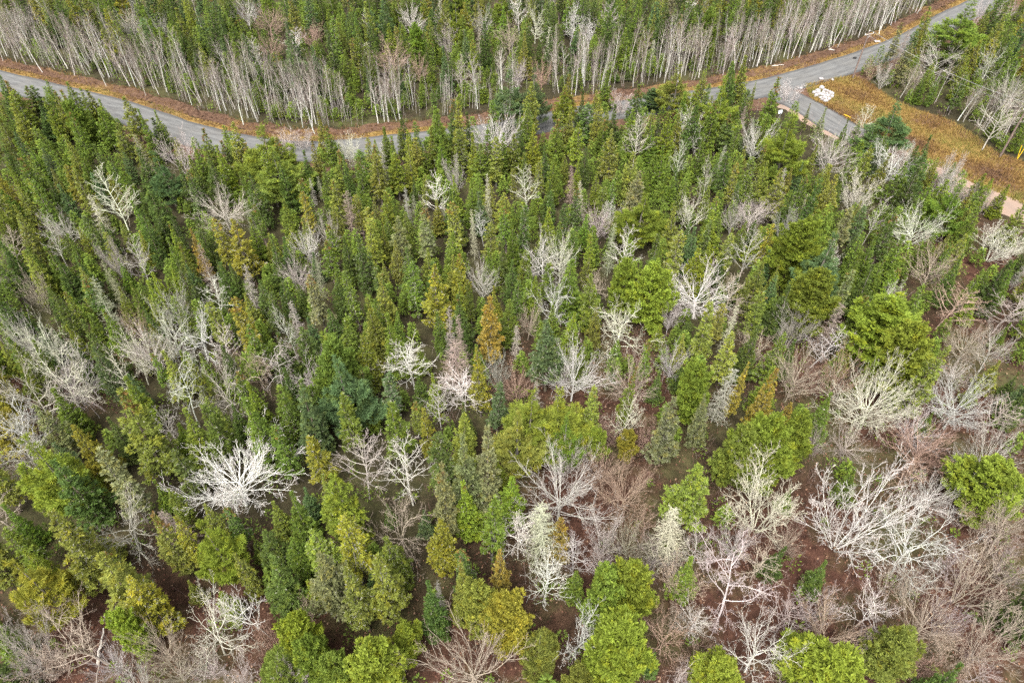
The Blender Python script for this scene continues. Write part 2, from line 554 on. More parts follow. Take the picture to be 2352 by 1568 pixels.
# ------------------------------------------------------------------ leafless trees
def bare_tree(h, st):
    tr, cr = Tubes(), Tubes()
    P = st
    rmin = P.get('rmin', 0.011)
    def rv(s):
        return rng.normal(0, s, 3)
    maxlev = len(P['n'])
    def grow(p, d, L, r0, lev, stem=False):
        k = P['seg'][lev]
        pts = [p]
        dirs = [d]
        for i in range(k):
            d = d + rv(P['crook'][lev]) + np.array([0, 0, P['trop'][lev]])
            d = d / np.linalg.norm(d)
            p = p + d * (L / k)
            pts.append(p); dirs.append(d)
        tip = P['taper'][lev]
        rad = [max(r0 * (1 - (1 - tip) * (i / k) ** 0.9), rmin) for i in range(k + 1)]
        twv = min(1.0, max(0.0, (0.024 - r0) / 0.013)) * P.get('twig', 1.0)
        sides = 8 if lev == 0 else (5 if lev == 1 else (4 if lev == 2 else 3))
        (tr if lev == 0 else cr).add(pts, rad, sides, twv)
        if lev >= maxlev:
            return
        nc = P['n'][lev]
        nc = max(1, int(nc * rng.uniform(0.75, 1.25)))
        az = rng.uniform(0, 6.28)
        for c in range(nc):
            s0, s1 = P['s'][lev]
            s = s0 + (s1 - s0) * ((c + rng.random()) / nc)
            f = s * k
            i = min(int(f), k - 1)
            q = pts[i] + (pts[i + 1] - pts[i]) * (f - i)
            dd = dirs[min(i + 1, k)]
            az += 2.4 + rng.normal(0, 0.4)
            ref = np.array([1.0, 0, 0]) if abs(dd[2]) > 0.7 else np.array([0, 0, 1.0])
            a = np.cross(dd, ref); a /= np.linalg.norm(a)
            b = np.cross(dd, a)
            ang = R(P['ang'][lev] + rng.normal(0, P.get('angv', 10)))
            nd = dd * math.cos(ang) + (a * math.cos(az) + b * math.sin(az)) * math.sin(ang)
            cl = L * P['lr'][lev] * (1 - P['lfall'][lev] * s) * rng.uniform(0.7, 1.25)
            rr = max(rmin, min(rad[i] * 0.85, r0 * P['rr'][lev]) * rng.uniform(0.75, 1.15))
            grow(q, nd, cl, rr, lev + 1)
    stems = P.get('stems', 1)
    for sI in range(stems):
        if stems == 1:
            d = np.array([rng.normal(0, P.get('lean', 0.05)), rng.normal(0, P.get('lean', 0.05)), 1.0])
            p = np.array([0, 0, -0.5])
        else:
            a = sI * 6.283 / stems + rng.uniform(-0.5, 0.5)
            tl = rng.uniform(*P['fan'])
            d = np.array([math.cos(a) * tl, math.sin(a) * tl, 1.0])
            p = np.array([math.cos(a) * 0.18, math.sin(a) * 0.18, -0.4])
        d = d / np.linalg.norm(d)
        grow(p, d, h * P['tl'] * (rng.uniform(0.8, 1.05) if stems > 1 else 1.0), P['r'] * (0.75 if stems > 1 else 1.0), 0)
    return tr, cr

STYLES = {
    # broad dome of long ascending limbs
    'dome': dict(n=[24, 9, 6, 2], seg=[5, 7, 5, 3, 2], crook=[0.05, 0.09, 0.12, 0.16, 0.2], trop=[0.0, 0.05, 0.05, 0.04, 0.02],
                 taper=[0.5, 0.22, 0.4, 0.6, 0.8], s=[(0.28, 1.0), (0.2, 1.0), (0.25, 1.0), (0.2, 1.0)], ang=[60, 28, 30, 32],
                 lr=[2.1, 0.46, 0.42, 0.5], lfall=[0.40, 0.55, 0.45, 0.4], rr=[0.33, 0.52, 0.55, 0.6], tl=0.34, r=0.165, rmin=0.0085, twig=0.7),
    # large old maple: dense hemisphere of fine ascending limbs
    'maple': dict(n=[36, 10, 6, 2], seg=[5, 8, 5, 3, 2], crook=[0.05, 0.10, 0.14, 0.18, 0.2], trop=[0.0, 0.045, 0.05, 0.04, 0.02],
                  taper=[0.5, 0.22, 0.4, 0.6, 0.8], s=[(0.25, 1.0), (0.18, 1.0), (0.25, 1.0), (0.2, 1.0)], ang=[64, 28, 32, 34],
                  lr=[2.2, 0.42, 0.42, 0.5], lfall=[0.36, 0.5, 0.45, 0.4], rr=[0.25, 0.55, 0.58, 0.6], tl=0.33, r=0.21, rmin=0.009, twig=0.6, angv=14),
    # crooked old crown
    'gnarl': dict(n=[15, 9, 6, 2], seg=[5, 8, 6, 4, 2], crook=[0.10, 0.17, 0.22, 0.26, 0.2], trop=[0.0, 0.015, 0.03, 0.03, 0.02],
                  taper=[0.5, 0.25, 0.4, 0.6, 0.8], s=[(0.30, 1.0), (0.2, 1.0), (0.2, 1.0), (0.2, 1.0)], ang=[62, 38, 40, 40],
                  lr=[1.85, 0.46, 0.46, 0.5], lfall=[0.40, 0.5, 0.45, 0.4], rr=[0.38, 0.53, 0.55, 0.6], tl=0.38, r=0.17, rmin=0.009, angv=14, twig=0.6),
    # one straight stem with upturned side branches
    'leader': dict(n=[30, 7, 4], seg=[9, 6, 4, 2], crook=[0.04, 0.10, 0.16, 0.2], trop=[0.03, 0.07, 0.05, 0.03],
                   taper=[0.12, 0.3, 0.45, 0.8], s=[(0.24, 0.98), (0.2, 1.0), (0.2, 1.0)], ang=[62, 40, 40],
                   lr=[0.50, 0.42, 0.5], lfall=[0.72, 0.5, 0.4], rr=[0.42, 0.6, 0.62], tl=0.97, r=0.12, rmin=0.012, twig=0.6),
    # fan of several stems
    'fan': dict(n=[11, 6, 4], seg=[8, 5, 4, 2], crook=[0.05, 0.12, 0.16, 0.2], trop=[0.035, 0.06, 0.06, 0.03],
                taper=[0.15, 0.35, 0.45, 0.8], s=[(0.18, 1.0), (0.2, 1.0), (0.2, 1.0)], ang=[32, 32, 34],
                lr=[0.48, 0.48, 0.5], lfall=[0.5, 0.45, 0.4], rr=[0.5, 0.6, 0.62], tl=0.92, r=0.09, stems=9, fan=(0.2, 1.0), rmin=0.012, twig=0.6),
    # dead tree with few crooked limbs
    'snag': dict(n=[13, 9, 6, 3], seg=[8, 8, 6, 4, 2], crook=[0.10, 0.20, 0.28, 0.28, 0.2], trop=[0.03, 0.02, 0.05, 0.02, 0.0],
                 taper=[0.25, 0.3, 0.45, 0.6, 0.8], s=[(0.32, 1.0), (0.2, 1.0), (0.2, 1.0), (0.2, 1.0)], ang=[66, 44, 44, 40],
                 lr=[0.85, 0.40, 0.45, 0.5], lfall=[0.45, 0.4, 0.4, 0.4], rr=[0.42, 0.5, 0.55, 0.6], tl=0.72, r=0.13, rmin=0.009, angv=18, twig=0.6),
    # birch: slim stem, narrow fine crown
    'birch': dict(n=[17, 5, 3], seg=[9, 5, 4, 2], crook=[0.045, 0.09, 0.13, 0.2], trop=[0.025, 0.09, 0.06, 0.0],
                  taper=[0.14, 0.3, 0.45, 0.8], s=[(0.45, 0.99), (0.2, 1.0), (0.2, 1.0)], ang=[34, 28, 30],
                  lr=[0.30, 0.5, 0.5], lfall=[0.55, 0.45, 0.4], rr=[0.36, 0.55, 0.62], tl=0.97, r=0.115, rmin=0.009),
    # dead conifer: straight stem thick with short brittle branches
    'lichen': dict(n=[120, 7, 2], seg=[9, 4, 3, 2], crook=[0.02, 0.12, 0.2, 0.3], trop=[0.02, -0.02, 0.0, 0.0],
                   taper=[0.15, 0.4, 0.6, 0.9], s=[(0.10, 0.99), (0.15, 1.0), (0.1, 1.0)], twig=0.25, ang=[84, 46, 50],
                   lr=[0.20, 0.42, 0.5], lfall=[0.78, 0.4, 0.3], rr=[0.22, 0.75, 0.8], tl=0.99, r=0.13, rmin=0.012),
    # low multi-stemmed bush
    'bush': dict(n=[9, 6, 4], seg=[6, 4, 3, 2], crook=[0.08, 0.14, 0.18, 0.2], trop=[0.03, 0.05, 0.05, 0.03],
                 taper=[0.2, 0.4, 0.5, 0.8], s=[(0.15, 1.0), (0.2, 1.0), (0.2, 1.0)], ang=[32, 34, 36],
                 lr=[0.5, 0.5, 0.5], lfall=[0.45, 0.4, 0.4], rr=[0.5, 0.55, 0.6], tl=0.9, r=0.045, stems=11, fan=(0.25, 1.0), rmin=0.008),
}
def crown_extent(V):
    c = V[:, :2]
    return 2 * np.percentile(np.linalg.norm(c, axis=1), 88), V[:, 2].max()

for kind, cnt, h in (('maple', 4, 12.0), ('dome', 4, 12.0), ('gnarl', 4, 11.0), ('leader', 4, 12.0), ('fan', 3, 10.0), ('snag', 2, 11.0), ('birch', 8, 12.0), ('bush', 3, 4.0), ('lichen', 4, 11.0)):
    for i in range(cnt):
        tr, cr = bare_tree(h, STYLES[kind])
        mat = MAT['birch'] if kind == 'birch' else MAT['pale']
        Vc = cr.arrays()[0]
        w, zt = crown_extent(Vc)
        reg(kind, tr.mesh('trunk', mat), cr.mesh('crown', MAT['pale']), zt, w)

# ------------------------------------------------------------------ object helpers
def link(o, parent=None):
    COL.objects.link(o)
    if parent is not None:
        o.parent = parent
    return o

def obj(name, me, parent=None, loc=None):
    o = bpy.data.objects.new(name, me)
    if loc is not None:
        o.location = loc
    return link(o, parent)

def tag(o, label=None, cat=None, group=None, kind=None):
    if label: o['label'] = label
    if cat: o['category'] = cat
    if group: o['group'] = group
    if kind: o['kind'] = kind
    return o

# ------------------------------------------------------------------ ground, roads, clearing
def catmull(pts, n=14):
    pts = [np.array(p, float) for p in pts]
    pts = [2 * pts[0] - pts[1]] + pts + [2 * pts[-1] - pts[-2]]
    out = []
    for i in range(1, len(pts) - 2):
        p0, p1, p2, p3 = pts[i - 1:i + 3]
        for t in np.linspace(0, 1, n, endpoint=False):
            out.append(0.5 * (2 * p1 + (p2 - p0) * t + (2 * p0 - 5 * p1 + 4 * p2 - p3) * t * t + (3 * p1 - p0 - 3 * p2 + p3) * t ** 3))
    out.append(pts[-2])
    return np.array(out)

def ground_pts(l):
    return [at(x, y)[:2] for x, y in l]

MAIN = catmull(ground_pts([(-260, 128), (-90, 165), (70, 203), (260, 250), (417, 302), (560, 335), (717, 348), (900, 332), (1131, 305),
                           (1337, 265), (1500, 243), (1741, 205), (1868, 173), (2001, 131), (2101, 91), (2185, 44), (2260, 8), (2330, -35)]))
SIDE = catmull(ground_pts([(1730, 190), (1800, 220), (1861, 249), (1915, 283), (1975, 315)]))
TRACK = catmull(ground_pts([(1975, 315), (2060, 358), (2160, 407), (2290, 464), (2400, 512), (2560, 580)]))
CLEAR = catmull(ground_pts([(1848, 196), (1900, 184), (1955, 176), (2000, 192), (2040, 222), (2100, 250), (2170, 272), (2230, 305), (2290, 350), (2352, 372),
                            (2440, 400), (2480, 500), (2400, 492), (2300, 448), (2160, 388), (2060, 340), (1985, 298), (1920, 260), (1865, 228), (1848, 196)]), 6)

def normals2(c):
    t = np.gradient(c, axis=0)
    t /= np.linalg.norm(t, axis=1, keepdims=True)
    return np.column_stack([-t[:, 1], t[:, 0]])

def strip(name, c, o0, o1, z, mat, wob=0.0, seg=6):
    nn = normals2(c)
    m = len(c)
    js = np.linspace(0, 1, seg + 1)
    a = np.full(m, o0, float); b = np.full(m, o1, float)
    if wob:
        ph = rng.uniform(0, 6, 4)
        s = np.cumsum(np.r_[0, np.linalg.norm(np.diff(c, axis=0), axis=1)])
        wv = lambda k: wob * (np.sin(s * 0.55 + ph[k]) * 0.5 + np.sin(s * 1.7 + ph[k + 1]) * 0.3) + rng.normal(0, wob * 0.25, m)
        a += wv(0); b += wv(2)
    s = np.cumsum(np.r_[0, np.linalg.norm(np.diff(c, axis=0), axis=1)])
    V = np.concatenate([np.column_stack([c + nn * (a + (b - a) * j)[:, None], np.full(m, z)])[:, None, :] for j in js], 1).reshape(-1, 3)
    UV = np.concatenate([np.column_stack([np.full(m, j), s])[:, None, :] for j in js], 1).reshape(-1, 2)
    k = seg + 1
    F = np.array([[i * k + j, i * k + j + 1, (i + 1) * k + j + 1, (i + 1) * k + j] for i in range(m - 1) for j in range(seg)])
    # face up
    me = mesh_tris(name, V, F, mat)
    uv = me.uv_layers.new(name='UVMap')
    li = np.empty(len(me.loops), dtype=np.int32)
    me.loops.foreach_get('vertex_index', li)
    uv.data.foreach_set('uv', UV[li].astype(np.float32).ravel())
    o = obj(name, me)
    return o

def dist_to(c, q):
    """Distance of points q (n,2) to polyline c."""
    q = np.atleast_2d(q)
    d = np.full(len(q), 1e9)
    for a, b in zip(c[:-1], c[1:]):
        ab = b - a
        t = np.clip(((q - a) @ ab) / (ab @ ab + 1e-9), 0, 1)
        d = np.minimum(d, np.linalg.norm(q - (a + t[:, None] * ab), axis=1))
    return d

def in_poly(poly, q):
    q = np.atleast_2d(q)
    x, y = q[:, 0], q[:, 1]
    ins = np.zeros(len(q), bool)
    for (x0, y0), (x1, y1) in zip(poly, np.roll(poly, -1, axis=0)):
        c = ((y0 > y) != (y1 > y)) & (x < (x1 - x0) * (y - y0) / (y1 - y0 + 1e-12) + x0)
        ins ^= c
    return ins

# uneven forest floor: one sheet, dipping below zero between the trees, level along the roads
gx = np.linspace(-420, 420, 169)
gy = np.linspace(-80, 640, 145)
GX, GY = np.meshgrid(gx, gy)
pts = np.column_stack([GX.ravel(), GY.ravel()])
nz = (np.sin(pts[:, 0] * 0.31 + 1) * np.sin(pts[:, 1] * 0.27) + 0.6 * np.sin(pts[:, 0] * 0.8 + pts[:, 1] * 0.55) + 0.5 * rng.normal(0, 0.6, len(pts)))
nz = (nz - nz.max()) * 0.10
clear_d = np.minimum.reduce([dist_to(MAIN, pts), dist_to(SIDE, pts), dist_to(TRACK, pts), np.where(in_poly(CLEAR, pts), 0, dist_to(CLEAR, pts))])
nz *= np.clip((clear_d - 9) / 8, 0, 1)
V = np.column_stack([pts, nz])
_HARD = [at(x, y)[:2] for x, y in ((1290, 1130), (1450, 1180), (1400, 1280), (1320, 870), (1450, 880), (1700, 1300), (1800, 1250), (1950, 1250), (2100, 1300), (2250, 1250), (1900, 1480), (2150, 1480), (2300, 1450), (1650, 1480), (2000, 950), (2230, 930), (1880, 860), (2250, 800), (150, 1480), (350, 1500), (500, 1480), (1090, 1540), (2200, 600), (2300, 580), (100, 880), (700, 1500))]
lit_ = np.zeros(len(pts))
for hx in _HARD:
    lit_ = np.maximum(lit_, np.clip(1.35 - np.linalg.norm(pts - hx, axis=1) / 8.5, 0, 1))
w_ = len(gx)
F = np.array([[r * w_ + c, r * w_ + c + 1, (r + 1) * w_ + c + 1, (r + 1) * w_ + c] for r in range(len(gy) - 1) for c in range(w_ - 1)])
tag(obj('ground', mesh_tris('ground', V, F, MAT['ground'], {'litter': lit_}, smooth=True)), 'leaf covered reddish brown forest floor', None, None, 'structure')

RW = 3.4       # half width of the main road
tag(strip('leafy_ditch', MAIN, 4.6, 7.6, 0.008, MAT['ditch'], 0.7), 'reddish brown leafy ditch along the far side of the road', None, None, 'structure')
tag(strip('grass_verge', MAIN, RW - 0.3, 4.9, 0.014, MAT['meadow'], 0.35), 'ochre grass verge along the far side of the road', None, None, 'structure')
tag(strip('near_verge', MAIN, -7.0, -RW + 0.3, 0.014, MAT['ditch'], 0.6), 'reddish verge along the near side of the road', None, None, 'structure')
tag(strip('road', MAIN, -RW, RW, 0.032, MAT['asphalt'], 0.12, 10), 'worn grey asphalt road curving through the forest', None, None, 'structure')
tag(strip('side_road', SIDE, -3.3, 3.3, 0.026, MAT['asphalt'], 0.15, 8), 'grey asphalt side road leaving the junction', None, None, 'structure')
tag(strip('gravel_track', TRACK, -2.7, 2.7, 0.022, MAT['gravel'], 0.3), 'pinkish gravel track continuing from the side road', None, None, 'structure')
tag(strip('track_shoulder', SIDE, -4.6, -3.1, 0.012, MAT['gravel'], 0.4), 'pinkish gravel shoulder of the side road', None, None, 'structure')
ct = CLEAR[:-1].mean(0)
cV = np.vstack([np.column_stack([CLEAR[:-1], np.full(len(CLEAR) - 1, 0.018)]), [[ct[0], ct[1], 0.018]]])
mcl = len(CLEAR) - 1

def fill_poly(name, poly, z, mat):
    import bmesh
    bm = bmesh.new()
    vs_ = [bm.verts.new((x, y, z)) for x, y in poly]
    f = bm.faces.new(vs_)
    bmesh.ops.triangulate(bm, faces=[f])
    bmesh.ops.recalc_face_normals(bm, faces=bm.faces[:])
    for f in bm.faces:
        if f.normal.z < 0:
            f.normal_flip()
    me = bpy.data.meshes.new(name)
    bm.to_mesh(me)
    bm.free()
    me.materials.append(mat)
    return obj(name, me)
tag(fill_poly('clearing', CLEAR[:-1], 0.018, MAT['meadow']), 'golden brown grassy clearing beside the side road', None, None, 'structure')

# ------------------------------------------------------------------ tree table
PAL = {     # needle colours (linear base colour) and the word for them
    'dark':   ((0.085, 0.128, 0.028), 'dark green'),
    'green':  ((0.128, 0.185, 0.027), 'green'),
    'olive':  ((0.190, 0.218, 0.040), 'olive green'),
    'bright': ((0.168, 0.218, 0.026), 'bright green'),
    'blue':   ((0.098, 0.152, 0.056), 'blue-green'),
    'grey':   ((0.200, 0.215, 0.090), 'grey-green'),
    'yellow': ((0.230, 0.225, 0.030), 'yellow-green'),
    'gold':   ((0.270, 0.215, 0.042), 'golden yellow'),
    'cream':  ((0.44, 0.44, 0.34), 'cream lichened'),
    'ash':    ((0.36, 0.34, 0.31), 'ash grey'),
    'pink':   ((0.29, 0.235, 0.21), 'pinkish grey'),
}
BPAL = {    # bark colours
    'white':  ((0.62, 0.615, 0.59), 'white'),
    'lichen': ((0.56, 0.565, 0.475), 'lichen-yellow'),
    'pinkw':  ((0.50, 0.465, 0.46), 'pinkish white'),
    'greyw':  ((0.44, 0.42, 0.39), 'grey-white'),
    'beige':  ((0.40, 0.345, 0.285), 'beige'),
    'brown':  ((0.38, 0.28, 0.23), 'brown'),
}
TREES = []      # dicts: proto kind, name, pos, w, h, colour key, label, landmark phrase

SHARE_NAME = {'hemlock': 'hemlock_tree', 'spruce': 'spruce_tree', 'black': 'black_spruce_tree', 'fir': 'fir_tree', 'round': 'conifer_tree', 'pine': 'pine_tree', 'lichen': 'dead_conifer',
              'maple': 'bare_tree', 'dome': 'bare_tree', 'gnarl': 'bare_tree', 'leader': 'bare_tree', 'fan': 'bare_tree', 'snag': 'dead_tree',
              'birch': 'birch_tree', 'bush': 'bare_shrub'}
CONIF = ('spruce', 'black', 'hemlock', 'fir', 'round', 'pine')

def add_tree(kind, px, py, wpx=None, h=None, col='white', label=None, mark=None, anchor=None, w=None, lean=0.0, pos=None, fixed=True):
    conif = kind in CONIF
    dh = {'hemlock': 10, 'spruce': 13, 'black': 10, 'fir': 11, 'round': 11, 'pine': 13, 'lichen': 10, 'maple': 12, 'dome': 11.5, 'gnarl': 11.5, 'leader': 11, 'fan': 9, 'snag': 10, 'birch': 11.5, 'bush': 3.5}[kind]
    h = h or dh
    if pos is None:
        a = anchor or ('tip' if conif or kind == 'lichen' else ('base' if kind == 'birch' else 'mid'))
        z = {'tip': h, 'base': 0.0, 'mid': {'maple': 0.62, 'dome': 0.68, 'gnarl': 0.66, 'leader': 0.62, 'fan': 0.6, 'snag': 0.6, 'bush': 0.55}.get(kind, 0.62) * h}[a]
        p = at(px, py, z)
        if w is None and wpx:
            q = p.copy()
            q[2] = h * (0.35 if conif else 0.62)
            w = wpx / FPX * depth_of(q) * (1.0 if conif else {'maple': 1.0, 'dome': 1.05, 'gnarl': 1.08, 'fan': 1.03, 'leader': 1.06, 'snag': 1.0}.get(kind, 1.0))
        pos = (p[0], p[1])
    TREES.append(dict(kind=kind, x=pos[0], y=pos[1], w=w, h=h, col=col, label=label, mark=mark, fixed=fixed, lean=lean))

T = add_tree
